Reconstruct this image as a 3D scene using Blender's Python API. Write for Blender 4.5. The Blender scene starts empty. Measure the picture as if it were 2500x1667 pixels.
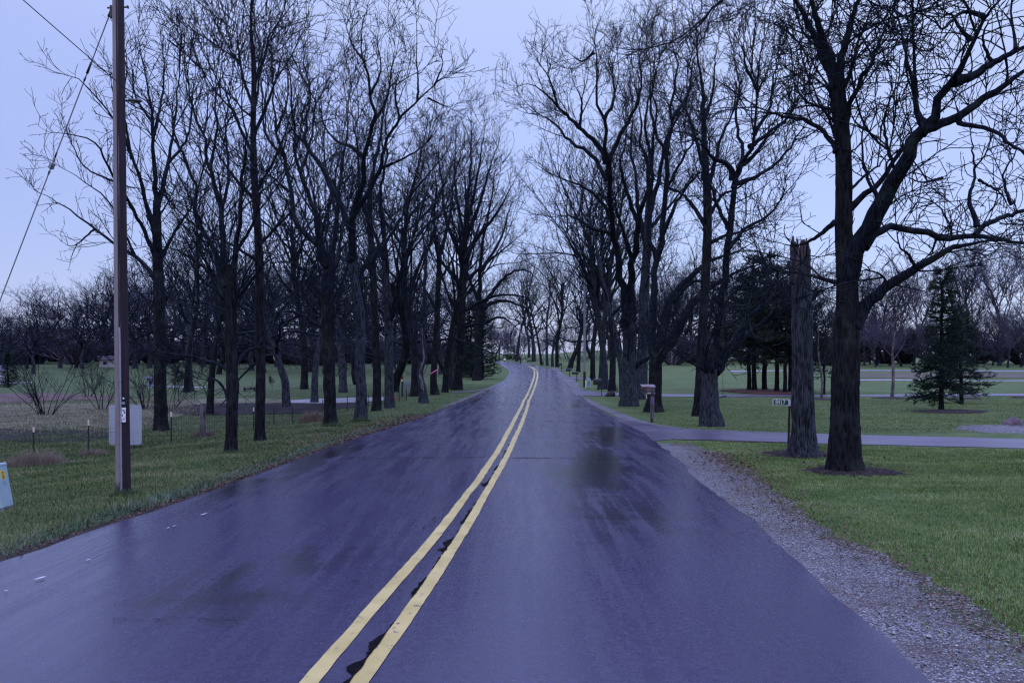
import bpy, bmesh, math, random
import numpy as np
from mathutils import Vector, Matrix

R = math.radians
scene = bpy.context.scene
col = scene.collection

# ------------------------------------------------------------------ camera
F, CX, HY, CZ = 1944.0, 1250.0, 877.0, 1.75      # photo pixels (2500 x 1667), eye height in metres
cd = bpy.data.cameras.new("camera")
cam = bpy.data.objects.new("camera", cd)
col.objects.link(cam)
cam.location = (0, 0, CZ)
cam.rotation_euler = (R(90), 0, 0)
cd.sensor_width = 36.0
cd.lens = F / 2500 * 36
cd.shift_y = (HY - 833.5) / 2500
cd.clip_end = 5000
scene.camera = cam

# ------------------------------------------------------------------ world: dusk overcast
SUN_EL, SUN_ROT = 35.0, 200.0
w = bpy.data.worlds.new("World")
scene.world = w
w.use_nodes = True
nt = w.node_tree
nt.nodes.clear()
out = nt.nodes.new("ShaderNodeOutputWorld")
sky = nt.nodes.new("ShaderNodeTexSky")
sky.sky_type = 'NISHITA'
sky.sun_disc = False
sky.sun_elevation = R(SUN_EL)
sky.sun_rotation = R(SUN_ROT)
bg1 = nt.nodes.new("ShaderNodeBackground")
bg1.inputs[1].default_value = 0.05
nt.links.new(sky.outputs[0], bg1.inputs[0])
tc = nt.nodes.new("ShaderNodeTexCoord")
sp = nt.nodes.new("ShaderNodeSeparateXYZ")
nt.links.new(tc.outputs["Generated"], sp.inputs[0])
nz = nt.nodes.new("ShaderNodeTexNoise")
nz.inputs["Scale"].default_value = 2.2
nz.inputs["Detail"].default_value = 4
mp = nt.nodes.new("ShaderNodeMapping")
mp.inputs["Scale"].default_value = (1, 1, 3.0)
nt.links.new(tc.outputs["Generated"], mp.inputs[0])
nt.links.new(mp.outputs[0], nz.inputs["Vector"])
def wmath(op, a, b):
    n = nt.nodes.new("ShaderNodeMath"); n.operation = op
    for i, v in enumerate((a, b)):
        if isinstance(v, (int, float)): n.inputs[i].default_value = v
        else: nt.links.new(v, n.inputs[i])
    return n.outputs[0]
h = wmath('ADD', sp.outputs[2], wmath('MULTIPLY', wmath('SUBTRACT', nz.outputs[0], 0.5), 0.16))
h = wmath('ADD', h, wmath('MULTIPLY', sp.outputs[0], 0.13))
ramp = nt.nodes.new("ShaderNodeValToRGB")
e = ramp.color_ramp.elements
e[0].position = 0.0; e[0].color = (0.270, 0.310, 0.63, 1)
e[1].position = 1.0; e[1].color = (1.85, 2.05, 4.30, 1)
for p, c in ((0.12, (0.295, 0.340, 0.665)), (0.26, (0.352, 0.408, 0.755)), (0.42, (0.445, 0.510, 0.80)), (0.62, (1.00, 1.14, 2.30))):
    k = e.new(p); k.color = (*c, 1)
nt.links.new(h, ramp.inputs[0])
bg2 = nt.nodes.new("ShaderNodeBackground")
bg2.inputs[1].default_value = 1.0
nt.links.new(ramp.outputs[0], bg2.inputs[0])
add = nt.nodes.new("ShaderNodeAddShader")
nt.links.new(bg1.outputs[0], add.inputs[0])
nt.links.new(bg2.outputs[0], add.inputs[1])
nt.links.new(add.outputs[0], out.inputs[0])

# ------------------------------------------------------------------ sun behind thick cloud
sd = bpy.data.lights.new("sun", 'SUN')
sd.energy = 0.3
sd.angle = R(30)
sd.color = (1.0, 0.93, 0.90)
so = bpy.data.objects.new("sun", sd)
col.objects.link(so)
so.rotation_euler = (R(55), 0, R(-20))

scene.view_settings.view_transform = 'Standard'
scene.view_settings.look = 'None'
scene.view_settings.gamma = 1
scene.view_settings.exposure = 0.0
scene.cycles.use_denoising = True
scene.cycles.max_bounces = 5
scene.cycles.filter_width = 1.3

# ------------------------------------------------------------------ terrain
_ty = np.arange(-60, 1600, 0.5)
_tz = np.interp(_ty, [-60, 0, 10, 18, 27, 36, 66, 84, 105, 125, 150, 190, 260, 600, 1600],
                [0, 0, -.02, -.10, -.28, -.42, -.62, -.58, -.42, .10, .60, 1.10, 1.30, 1.6, 1.7])
_k = np.exp(-0.5 * (np.arange(-24, 25) * 0.5 / 4.0) ** 2); _k /= _k.sum()
_tz = np.convolve(np.pad(_tz, 24, mode='edge'), _k, mode='valid')

def sstep(a, b, x):
    t = np.clip((x - a) / (b - a), 0, 1)
    return t * t * (3 - 2 * t)

def g(x, y):
    x = np.asarray(x, float); y = np.asarray(y, float)
    z = np.interp(y, _ty, _tz)
    z = z - 0.42 * (1 - sstep(-11, -4.6, x)) * (1 - sstep(35, 70, y))
    z = z + 3.1 * np.exp(-((x - 34) / 30) ** 2 - ((y - 250) / 50) ** 2)
    z = z + 3.2 * sstep(210, 420, y) * (0.7 + 0.3 * np.sin(x * .011 + 1)) + 2.0 * sstep(90, 190, -x) * sstep(60, 160, y)
    z = z + 0.05 * np.sin(x * .31 + 1.3) * np.sin(y * .23) * sstep(6, 14, np.abs(x - .06 * y))
    return z

_ys = np.geomspace(1.5, 1500, 3000)
def gp(px, py):
    """ground point seen at a photo pixel"""
    X = (px - CX) / F * _ys
    Z = CZ - (py - HY) / F * _ys
    d = Z - g(X, _ys)
    i = int(np.argmax(d < 0))
    if d[i] >= 0: i = len(_ys) - 1
    if i == 0: i = 1
    t = d[i - 1] / (d[i - 1] - d[i] + 1e-9)
    Y = _ys[i - 1] + (_ys[i] - _ys[i - 1]) * min(max(t, 0), 1)
    x = (px - CX) / F * Y
    return Vector((x, Y, float(g(x, Y))))

def at(px, py, Y):
    return Vector(((px - CX) / F * Y, Y, CZ - (py - HY) / F * Y))

def gz(x, y): return float(g(x, y))

# ------------------------------------------------------------------ object helpers
def tag(o, label=None, cat=None, group=None, kind=None):
    if label: o["label"] = label
    if cat: o["category"] = cat
    if group: o["group"] = group
    if kind: o["kind"] = kind
    return o

def mesh_obj(name, V, Fc, m=None, parent=None, smooth=True):
    """V (n,3) array, Fc list of (k, m) int arrays (quads / tris)"""
    me = bpy.data.meshes.new(name)
    V = np.asarray(V, np.float32)
    me.vertices.add(len(V))
    me.vertices.foreach_set("co", V.ravel())
    loops = np.concatenate([f.ravel() for f in Fc]).astype(np.int32)
    tot = np.concatenate([np.full(len(f), f.shape[1]) for f in Fc]).astype(np.int32)
    me.loops.add(len(loops))
    me.loops.foreach_set("vertex_index", loops)
    me.polygons.add(len(tot))
    me.polygons.foreach_set("loop_start", np.concatenate([[0], np.cumsum(tot)[:-1]]).astype(np.int32))
    me.polygons.foreach_set("use_smooth", np.full(len(tot), smooth))
    me.update(calc_edges=True)
    me.validate()
    o = bpy.data.objects.new(name, me)
    col.objects.link(o)
    if m: me.materials.append(m)
    if parent: o.parent = parent
    return o

def bm_obj(name, bm, m=None, parent=None, smooth=False):
    me = bpy.data.meshes.new(name)
    bmesh.ops.recalc_face_normals(bm, faces=bm.faces[:])
    bm.to_mesh(me); bm.free()
    if smooth:
        me.polygons.foreach_set("use_smooth", np.full(len(me.polygons), True))
    o = bpy.data.objects.new(name, me)
    col.objects.link(o)
    if m: me.materials.append(m)
    if parent: o.parent = parent
    return o

def empty(name, loc, label=None, cat=None, group=None, rz=0.0):
    o = bpy.data.objects.new(name, None)
    o.empty_display_size = 0.2
    o.location = loc
    o.rotation_euler = (0, 0, rz)
    col.objects.link(o)
    return tag(o, label, cat, group)

def box(bm, c, s, rot=None, bev=0.0):
    r = bmesh.ops.create_cube(bm, size=1.0)
    M = Matrix.Translation(Vector(c)) @ (rot.to_4x4() if rot else Matrix.Identity(4)) @ Matrix.Diagonal((*s, 1))
    bmesh.ops.transform(bm, matrix=M, verts=r['verts'])
    if bev:
        ed = list({e for v in r['verts'] for e in v.link_edges})
        bmesh.ops.bevel(bm, geom=ed, offset=bev, segments=2, affect='EDGES', profile=0.5)

def rod(bm, a, b, r0, r1=None, n=10):
    a, b = Vector(a), Vector(b)
    d = b - a
    q = d.to_track_quat('Z', 'Y').to_matrix().to_4x4()
    r = bmesh.ops.create_cone(bm, cap_ends=True, segments=n, radius1=r0, radius2=r0 if r1 is None else r1, depth=d.length)
    bmesh.ops.transform(bm, matrix=Matrix.Translation((a + b) / 2) @ q, verts=r['verts'])

def ball(bm, c, s, n=12):
    r = bmesh.ops.create_uvsphere(bm, u_segments=n, v_segments=max(6, n // 2), radius=1.0)
    bmesh.ops.transform(bm, matrix=Matrix.Translation(Vector(c)) @ Matrix.Diagonal((*s, 1)), verts=r['verts'])

def copy_tree(o, parent=None):
    c = o.copy(); col.objects.link(c)
    if parent: c.parent = parent
    for ch in o.children: copy_tree(ch, c)
    return c

def fbm1(n, rng, octaves=(3, 9, 27, 80)):
    t = np.linspace(0, 1, n); v = np.zeros(n)
    for k, o in enumerate(octaves):
        if o > n: break
        v += np.interp(t, np.linspace(0, 1, o + 2), rng.normal(size=o + 2)) * 0.6 ** k
    return v

# ------------------------------------------------------------------ materials
class NT:
    def __init__(s, name):
        s.m = bpy.data.materials.new(name); s.m.use_nodes = True
        s.t = s.m.node_tree; s.b = s.t.nodes["Principled BSDF"]
        s.tc = s.t.nodes.new("ShaderNodeTexCoord")
        s.obj = s.tc.outputs["Object"]
    def n(s, typ, **kw):
        x = s.t.nodes.new(typ)
        for k, v in kw.items(): setattr(x, k, v)
        return x
    def put(s, sock, v):
        if isinstance(v, bpy.types.NodeSocket): s.t.links.new(v, sock)
        elif isinstance(v, (tuple, list)) and len(v) == 3 and sock.type == 'RGBA': sock.default_value = (*v, 1)
        else: sock.default_value = v
    def math(s, op, a, b=0.0, c=0.0):
        x = s.n("ShaderNodeMath", operation=op)
        s.put(x.inputs[0], a); s.put(x.inputs[1], b); s.put(x.inputs[2], c)
        return x.outputs[0]
    def map(s, scale=(1, 1, 1), vec=None, loc=(0, 0, 0), rot=(0, 0, 0)):
        x = s.n("ShaderNodeMapping")
        s.put(x.inputs[0], vec or s.obj)
        x.inputs["Scale"].default_value = scale; x.inputs["Location"].default_value = loc; x.inputs["Rotation"].default_value = rot
        return x.outputs[0]
    def noise(s, scale=1.0, det=4, rough=0.55, vec=None, dist=0.0):
        x = s.n("ShaderNodeTexNoise")
        s.put(x.inputs["Vector"], vec or s.obj)
        x.inputs["Scale"].default_value = scale; x.inputs["Detail"].default_value = det
        x.inputs["Roughness"].default_value = rough; x.inputs["Distortion"].default_value = dist
        return x.outputs[0]
    def voro(s, scale=1.0, vec=None, feature='F1', out="Distance"):
        x = s.n("ShaderNodeTexVoronoi", feature=feature)
        s.put(x.inputs["Vector"], vec or s.obj)
        x.inputs["Scale"].default_value = scale
        return x.outputs[out]
    def ramp(s, fac, *stops):
        x = s.n("ShaderNodeValToRGB")
        s.put(x.inputs[0], fac)
        el = x.color_ramp.elements
        while len(el) < len(stops): el.new(0.5)
        for q, (p, c) in zip(el, stops):
            q.position = p
            q.color = (*c, 1) if isinstance(c, (tuple, list)) else (c, c, c, 1)
        return x.outputs[0]
    def rng(s, v, a, b, c, d):
        x = s.n("ShaderNodeMapRange")
        s.put(x.inputs[0], v)
        for i, q in enumerate((a, b, c, d)): x.inputs[i + 1].default_value = q
        return x.outputs[0]
    def mix(s, f, a, b):
        x = s.n("ShaderNodeMix", data_type='RGBA')
        s.put(x.inputs[0], f); s.put(x.inputs[6], a); s.put(x.inputs[7], b)
        return x.outputs[2]
    def bump(s, hgt, strength=0.4, dist=0.02):
        x = s.n("ShaderNodeBump")
        x.inputs["Strength"].default_value = strength; x.inputs["Distance"].default_value = dist
        s.put(x.inputs["Height"], hgt)
        s.t.links.new(x.outputs[0], s.b.inputs["Normal"])
    def ell(s, cx, cy, ax, ay, rz=0.0, vec=None, soft=0.55):
        """soft elliptic patch on the ground, 1 in the middle"""
        x = s.n("ShaderNodeMapping", vector_type='TEXTURE')
        s.put(x.inputs[0], vec or s.obj)
        x.inputs["Location"].default_value = (cx, cy, 0); x.inputs["Rotation"].default_value = (0, 0, rz)
        x.inputs["Scale"].default_value = (ax, ay, 1e4)
        l = s.n("ShaderNodeVectorMath", operation='LENGTH'); s.put(l.inputs[0], x.outputs[0])
        return s.rng(l.outputs["Value"], 1.0, 1.0 - soft, 0.0, 1.0)
    def fin(s, color=None, rough=None, spec=None, metal=None):
        if color is not None: s.put(s.b.inputs["Base Color"], color)
        if rough is not None: s.put(s.b.inputs["Roughness"], rough)
        if spec is not None: s.put(s.b.inputs["Specular IOR Level"], spec)
        if metal is not None: s.put(s.b.inputs["Metallic"], metal)
        return s.m

def plain(name, c, rough=0.6, spec=0.3, metal=0.0, var=0.25, scale=8.0, bump=0.0):
    q = NT(name)
    n = q.noise(scale, 5)
    cc = q.mix(q.rng(n, 0.3, 0.7, 0, 1), tuple(x * (1 - var) for x in c), tuple(min(1, x * (1 + var)) for x in c))
    if bump: q.bump(n, bump, 0.01)
    return q.fin(cc, rough, spec, metal)

def bark_mat(name, lo, hi, sc=1.0, lichen=0.0, spec=0.15, bumps=0.9):
    q = NT(name)
    v = q.map((10 * sc, 10 * sc, 3.0 * sc))
    wv = q.noise(1.0, 6, 0.62, v, 0.6)
    v2 = q.map((30 * sc, 30 * sc, 4.5 * sc))
    vo = q.voro(1.0, v2)
    hgt = q.math('ADD', q.math('MULTIPLY', wv, 0.7), q.math('MULTIPLY', vo, 0.45))
    c = q.ramp(hgt, (0.40, lo), (0.53, tuple(a * .65 + b * .35 for a, b in zip(lo, hi))), (0.70, hi))
    if lichen:
        ln = q.noise(2.3, 5, 0.6)
        c = q.mix(q.math('MULTIPLY', q.rng(ln, 0.52, 0.68, 0, 1), lichen), c, (0.045, 0.06, 0.05))
    q.bump(hgt, bumps, 0.03)
    return q.fin(c, 0.75, spec)

M = {}
M['bark'] = bark_mat('bark', (0.0016, 0.0016, 0.0018), (0.0125, 0.0138, 0.0175), 1.0, 0.35, 0.08)
M['bark_grey'] = bark_mat('bark_grey', (0.0030, 0.0033, 0.0042), (0.043, 0.049, 0.062), 1.25, 0.3, 0.08)
M['bark_pale'] = bark_mat('bark_pale', (0.025, 0.022, 0.024), (0.13, 0.115, 0.12), 0.8, 0.2)
M['branch'] = bark_mat('branch_bark', (0.0020, 0.0024, 0.0036), (0.0115, 0.0155, 0.0255), 1.2, 0.35, 0.06, 0.6)
M['twig_red'] = plain('twig_red', (0.052, 0.045, 0.062), 0.85, 0.05)  # reddish twigs, paled in the colour as a stand-in for haze
M['twig_far'] = plain('twig_far', (0.062, 0.062, 0.088), 0.85, 0.05)  # far twigs paled towards blue: distance haze put into the colour
M['bare_wood'] = bark_mat('bare_wood', (0.03, 0.026, 0.027), (0.17, 0.155, 0.165), 0.7, 0.0)
M['broken_wood'] = bark_mat('broken_wood', (0.008, 0.006, 0.006), (0.095, 0.068, 0.068), 0.8, 0.0)
M['post_black'] = plain('dark_hollow', (0.003, 0.0025, 0.002), 0.9, 0.02)
M['needles'] = plain('needles', (0.010, 0.021, 0.014), 0.7, 0.1, 0, 0.45, 3.0)
M['needles_pine'] = plain('needles_pine', (0.017, 0.026, 0.017), 0.7, 0.1, 0, 0.5, 1.2)
# ------------------------------------------------------------------ road outline in world space
def wl(pxs):
    return np.array([tuple(gp(*p)) for p in pxs])

_L = wl([(0, 1379), (138, 1323), (351, 1260), (595, 1175), (808, 1093), (957, 1045), (1033, 1020), (1090, 998), (1196, 955), (1214, 943), (1241, 917), (1243, 906), (1229, 896)])
_Rr = wl([(2288, 1667), (2100, 1497), (1962, 1380), (1780, 1220), (1590, 1075), (1520, 1030), (1463, 1000), (1411, 964), (1372, 926), (1357, 906), (1321, 896)])
def _ext(P, pre, post):
    return np.vstack([pre, P, post])
sl = (_L[3] - _L[0]) / (_L[3][1] - _L[0][1])
_L = _ext(_L, [_L[0] + sl * (-30 - _L[0][1])], [(-3.2, 165, 0), (-7.5, 182, 0), (-18, 193, 0), (-45, 200, 0), (-120, 206, 0)])
sl = (_Rr[2] - _Rr[0]) / (_Rr[2][1] - _Rr[0][1])
_Rr = _ext(_Rr, [_Rr[0] + sl * (-30 - _Rr[0][1])], [(3.0, 165, 0), (-0.5, 182, 0), (-4.5, 196, 0), (-14, 204, 0), (-42, 210, 0), (-120, 215, 0)])
def _dens(P):
    y = np.linspace(P[0, 1], P[-1, 1], 2400)
    x = np.interp(y, P[:, 1], P[:, 0])
    wnd = np.minimum(1.2 + 0.02 * np.maximum(y, 0), 6.0)
    xs = np.array([np.average(x, weights=np.exp(-0.5 * ((y - a) / b) ** 2)) for a, b in zip(y, wnd)])
    return y, xs
_ly, _lx = _dens(_L)
_ry, _rx = _dens(_Rr)
def road_l(y): return np.interp(y, _ly, _lx)
def road_r(y): return np.interp(y, _ry, _rx)
def lift(y, k): return k * 0.75 + 0.00035 * np.maximum(y, 0)

rng = np.random.default_rng(7)

def grid_faces(nr, nc):
    i = np.arange(nr - 1)[:, None] * nc + np.arange(nc - 1)[None, :]
    return np.stack([i, i + 1, i + 1 + nc, i + nc], -1).reshape(-1, 4)

def ribbon(name, A, B, m, lift0, nc=5, kind='structure', flip=False, crown=0.0):
    """sheet between two equally long world-space edge lines A and B (n,2)"""
    A = np.asarray(A); B = np.asarray(B)
    t = np.linspace(0, 1, nc)
    P = A[:, None, :2] * (1 - t)[None, :, None] + B[:, None, :2] * t[None, :, None]
    z = g(P[..., 0], P[..., 1]) + lift(P[..., 1], lift0) + crown * np.sin(np.pi * t)[None, :]
    if nc > 3:      # edges turned down into the ground
      P = np.concatenate([P[:, :1], P, P[:, -1:]], 1)
      z = np.concatenate([z[:, :1] - lift(A[:, 1:2], lift0) - .03, z, z[:, -1:] - lift(B[:, 1:2], lift0) - .03], 1)
      nc += 2
    V = np.concatenate([P, z[..., None]], -1).reshape(-1, 3)
    f = grid_faces(len(A), nc)
    # make normals point up
    a, b, c = (V[f[1, 0]], V[f[1, 1]], V[f[1, 2]]) if nc > 3 else (V[f[0, 0]], V[f[0, 1]], V[f[0, 2]])
    if np.cross(b - a, c - a)[2] < 0: f = f[:, ::-1]
    o = mesh_obj(name, V, [f], m, None, False)
    tag(o, kind=kind)
    return o

def resample(P, n):
    P = np.asarray(P, float)
    d = np.r_[0, np.cumsum(np.linalg.norm(np.diff(P, axis=0), axis=1))]
    s = np.linspace(0, d[-1], n)
    return np.stack([np.interp(s, d, P[:, k]) for k in range(P.shape[1])], -1)

def px_ribbon(name, top, bot, m, lift0, n=120, rough=(0.04, 0.04), nc=4, kind='structure'):
    A = resample(wl(top)[:, :2], n); B = resample(wl(bot)[:, :2], n)
    d = B - A; d /= np.linalg.norm(d, axis=1)[:, None] + 1e-9
    A = A + d * (fbm1(n, rng) * rough[0])[:, None]
    B = B + d * (fbm1(n, rng) * rough[1])[:, None]
    return ribbon(name, A, B, m, lift0, nc, kind)

# --- ground material
q = NT('lawn')
n1 = q.noise(0.35, 6, 0.7, q.map((0.5, 1, 1))); n2 = q.noise(2.2, 6, 0.72, q.map((.6, 1, 1))); n3 = q.noise(38, 3, 0.7, q.map((1, 0.35, 1)))
c = q.ramp(q.math('ADD', q.math('MULTIPLY', n1, 0.5), q.math('MULTIPLY', n2, 0.5)),
           (0.36, (0.044, 0.076, 0.022)), (0.47, (0.074, 0.112, 0.031)), (0.56, (0.115, 0.146, 0.048)), (0.66, (0.17, 0.168, 0.075)))
strp = q.n("ShaderNodeTexWave", wave_type='BANDS', bands_direction='Y')
strp.inputs["Scale"].default_value = 0.55; strp.inputs["Distortion"].default_value = 1.6; strp.inputs["Detail"].default_value = 2
q.put(strp.inputs[0], q.map((0.2, 1, 1), None, (0, 0, 0), (0, 0, 0.05)))
c = q.mix(q.math('MULTIPLY', strp.outputs[1], 0.30), c, (0.040, 0.088, 0.040))
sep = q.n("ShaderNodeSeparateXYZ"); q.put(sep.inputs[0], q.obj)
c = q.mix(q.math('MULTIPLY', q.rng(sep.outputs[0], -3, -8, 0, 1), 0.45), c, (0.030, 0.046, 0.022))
c = q.mix(q.rng(n3, 0.35, 0.75, 0.0, 0.55), c, (0.022, 0.036, 0.014))
q.bump(q.math('ADD', n3, q.math('MULTIPLY', n2, 0.6)), 0.7, 0.05)
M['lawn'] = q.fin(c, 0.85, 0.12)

# --- asphalt
q = NT('asphalt')
wob = q.n("ShaderNodeVectorMath", operation='ADD')
nv = q.n("ShaderNodeTexNoise"); q.put(nv.inputs["Vector"], q.map((1, 0.35, 1))); nv.inputs["Scale"].default_value = 1.3; nv.inputs["Detail"].default_value = 6; nv.inputs["Roughness"].default_value = 0.68
sub = q.n("ShaderNodeVectorMath", operation='MULTIPLY_ADD'); q.put(sub.inputs[0], nv.outputs[1]); sub.inputs[1].default_value = (1.6, 3.0, 0); sub.inputs[2].default_value = (-0.8, -1.5, 0)
q.put(wob.inputs[0], q.obj); q.put(wob.inputs[1], sub.outputs[0])
wv = wob.outputs[0]
wet = None
for (px, py, ax, ay, rz, k) in ((1450, 1140, 0.85, 4.2, -0.12, 1.0), (1478, 1062, 0.75, 5.0, -0.10, 0.9), (1520, 1250, 0.9, 2.0, -0.1, 0.55), (1400, 990, 0.7, 9, -0.06, 0.6),
                                (800, 1112, 0.65, 4.5, -0.02, 0.75), (610, 1185, 0.6, 2.4, 0.0, 0.75), (1160, 978, 0.7, 6, 0, 0.7), (760, 1360, 0.5, 0.8, 0, 0.5),
                                (560, 1450, 1.2, 0.9, 0.2, 0.5), (900, 1340, 0.4, 0.5, 0, 0.35), (820, 1430, .5, .25, 0, .4)):
    P = gp(px, py)
    e1 = q.math('MULTIPLY', q.ell(P.x, P.y, ax * 1.08, ay * 1.08, rz, wv, 0.9), k)
    wet = e1 if wet is None else q.math('MAXIMUM', wet, e1)
streak = q.noise(1.0, 5, 0.65, q.map((5.5, 0.32, 1), None, (0, 0, 0), (0, 0, 0.06)))
blot = q.noise(0.7, 5, 0.6, q.map((1, 0.5, 1)))
cross = q.noise(1.0, 3, 0.6, q.map((0.25, 6.0, 1)))
fine = q.noise(150, 3, 0.7)
agg = q.voro(120)
base = q.ramp(q.math('ADD', q.math('MULTIPLY', streak, 0.5), q.math('MULTIPLY', blot, 0.5)), (0.35, (0.022, 0.0168, 0.046)), (0.65, (0.038, 0.0285, 0.076)))
mott = q.noise(32, 4, 0.7)
base = q.mix(q.rng(mott, 0.42, 0.62, 0.30, 0), base, (0.008, 0.007, 0.014))
base = q.mix(q.rng(fine, 0.4, 0.75, 0, 0.45), base, (0.030, 0.026, 0.032))
base = q.mix(q.rng(q.noise(52, 2, 0.5), 0.70, 0.76, 0, 0.7), base, (0.20, 0.18, 0.21))
pud = q.noise(1.0, 7, 0.70, q.map((1.1, 1.5, 1)))
wetm = q.rng(q.math('ADD', q.math('MULTIPLY', wet, 0.62), q.math('ADD', q.math('MULTIPLY', pud, 0.40), q.math('ADD', q.math('MULTIPLY', streak, 0.60), q.math('MULTIPLY', cross, 0.22)))), 0.76, 1.08, 0.0, 1.0)
base = q.mix(q.math('MINIMUM', wetm, 0.85), base, (0.012, 0.010, 0.012))
# transverse and lane cracks sealed dark
rough = q.rng(q.math('ADD', q.math('MULTIPLY', streak, 0.5), q.math('MULTIPLY', blot, 0.5)), 0.35, 0.65, 0.33, 0.20)
rough = q.math('ADD', rough, q.rng(mott, 0.4, 0.65, -0.05, 0.06))
rough = q.math('SUBTRACT', rough, q.math('MULTIPLY', wetm, 0.20))
rough = q.math('ADD', rough, q.rng(streak, .35, .65, .05, -.06))
rough = q.math('MAXIMUM', rough, 0.165)
q.bump(q.math('ADD', q.math('MULTIPLY', fine, 0.6), q.math('MULTIPLY', q.noise(14, 4, 0.6), 0.5)), 0.15, 0.008)
q.b.inputs['Specular Tint'].default_value = (0.86, 0.94, 1.0, 1)
M['asphalt'] = q.fin(base, rough, q.rng(wetm, 0, 1, 0.70, 0.40))  # sheen cut in wet patches, standing in for dark trees mirrored there

q = NT('drive_asphalt')
c = q.ramp(q.noise(1.2, 6, 0.65, q.map((0.3, 1.6, 1))), (0.35, (0.036, 0.028, 0.046)), (0.62, (0.070, 0.058, 0.088)))
q.bump(q.noise(120, 3), 0.2, 0.01)
M['drive'] = q.fin(c, q.rng(q.noise(0.4, 3), 0.4, 0.6, 0.34, 0.5), 0.5)

q = NT('concrete_path')
M['concrete'] = q.fin(q.ramp(q.noise(1.5, 6), (0.35, (0.12, 0.118, 0.125)), (0.65, (0.21, 0.205, 0.22))), 0.4, 0.5)

q = NT('gravel')
vd = q.voro(62, out="Color"); vdist = q.voro(62)
sepc = q.n("ShaderNodeSeparateColor"); q.put(sepc.inputs[0], vd)
c = q.ramp(sepc.outputs[0], (0.0, (0.05, 0.042, 0.042)), (0.35, (0.152, 0.153, 0.155)), (0.75, (0.25, 0.255, 0.258)), (1.0, (0.38, 0.39, 0.39)))
c = q.mix(q.rng(vdist, 0.25, 0.65, 0, 0.85), c, (0.035, 0.028, 0.028))
soil = q.rng(q.noise(1.3, 6, 0.75), 0.47, 0.63, 0, 0.75)
c = q.mix(soil, c, (0.060, 0.038, 0.033))
q.bump(q.math('MULTIPLY', vdist, -1.0), 0.8, 0.015)
M['gravel'] = q.fin(c, 0.75, 0.3)

q = NT('soil')
c = q.ramp(q.noise(9, 6, 0.7), (0.35, (0.016, 0.012, 0.010)), (0.55, (0.045, 0.032, 0.028)), (0.72, (0.10, 0.075, 0.062)))
q.bump(q.noise(20, 5, 0.7), 1.0, 0.06)
M['soil'] = q.fin(c, 0.85, 0.15)

q = NT('dark_mud')
c = q.ramp(q.noise(1.6, 6, 0.7, q.map((0.5, 1, 1))), (0.35, (0.010, 0.009, 0.011)), (0.55, (0.032, 0.027, 0.031)), (0.68, (0.036, 0.045, 0.026)))
q.bump(q.noise(7, 5, 0.7), 0.9, 0.08)
M['mud'] = q.fin(c, 0.85, 0.05)

q = NT('dry_field')
c = q.ramp(q.noise(1.4, 6, 0.7, q.map((0.6, 1, 1))), (0.33, (0.060, 0.066, 0.036)), (0.5, (0.125, 0.125, 0.075)), (0.68, (0.20, 0.185, 0.125)))
c = q.mix(q.rng(q.noise(0.5, 4), 0.5, 0.65, 0, 0.6), c, (0.10, 0.066, 0.058))
q.bump(q.noise(14, 5, 0.7), 0.9, 0.08)
M['dry'] = q.fin(c, 0.9, 0.1)

q = NT('plum_field')
c = q.ramp(q.noise(1.8, 6, 0.7, q.map((0.35, 1, 1))), (0.35, (0.055, 0.036, 0.038)), (0.65, (0.13, 0.085, 0.080)))
M['plum'] = q.fin(c, 0.9, 0.1)

q = NT('stubble')
M['stubble'] = q.fin(q.ramp(q.noise(0.8, 6, 0.7, q.map((0.3, 1, 1))), (0.35, (0.06, 0.07, 0.04)), (0.65, (0.13, 0.105, 0.085))), 0.9, 0.05)
q = NT('mulch')
c = q.ramp(q.noise(14, 5, 0.7), (0.38, (0.012, 0.010, 0.010)), (0.62, (0.045, 0.034, 0.032)), (0.78, (0.11, 0.09, 0.085)))
q.bump(q.noise(24, 4, 0.7), 1.0, 0.05)
M['mulch'] = q.fin(c, 0.85, 0.15)
q = NT('red_mulch')
c = q.ramp(q.noise(3, 5, 0.7), (0.35, (0.045, 0.020, 0.016)), (0.7, (0.11, 0.05, 0.042)))
M['red_mulch'] = q.fin(c, 0.9, 0.1)

q = NT('yellow_paint')
wr = q.noise(7, 8, 0.78)
wr2 = q.noise(1.0, 4, 0.6, q.map((2, 0.7, 1)))
c = q.ramp(q.noise(3, 5), (0.35, (0.36, 0.285, 0.085)), (0.7, (0.47, 0.38, 0.135)))
gap = q.math('MULTIPLY', q.rng(wr, 0.585, 0.62, 0, 1), q.rng(wr2, 0.40, 0.60, 0.25, 1))
c = q.mix(gap, c, (0.055, 0.045, 0.055))
q.bump(wr, 0.15, 0.01)
M['yellow'] = q.fin(c, 0.45, 0.4)
q = NT('tar')
M['tar'] = q.fin(q.ramp(q.noise(30, 4), (0.4, (0.002, 0.002, 0.002)), (0.7, (0.008, 0.007, 0.009))), 0.8, 0.04)
M['white_paint'] = plain('white_paint', (0.36, 0.36, 0.37), 0.5, 0.3, 0, 0.3, 20)

# --- ground sheet
xs = np.r_[np.arange(0, 16, 0.35), np.geomspace(16, 1500, 110)]
xs = np.r_[-xs[:0:-1], xs]
ys = np.r_[np.arange(-30, 0, 1.5), np.arange(0, 34, 0.35), np.geomspace(34, 1500, 170)]
XX, YY = np.meshgrid(xs, ys)
ZZ = g(XX, YY)
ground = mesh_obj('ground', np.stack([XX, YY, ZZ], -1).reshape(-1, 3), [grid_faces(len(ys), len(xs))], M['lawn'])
tag(ground, kind='structure')

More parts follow.
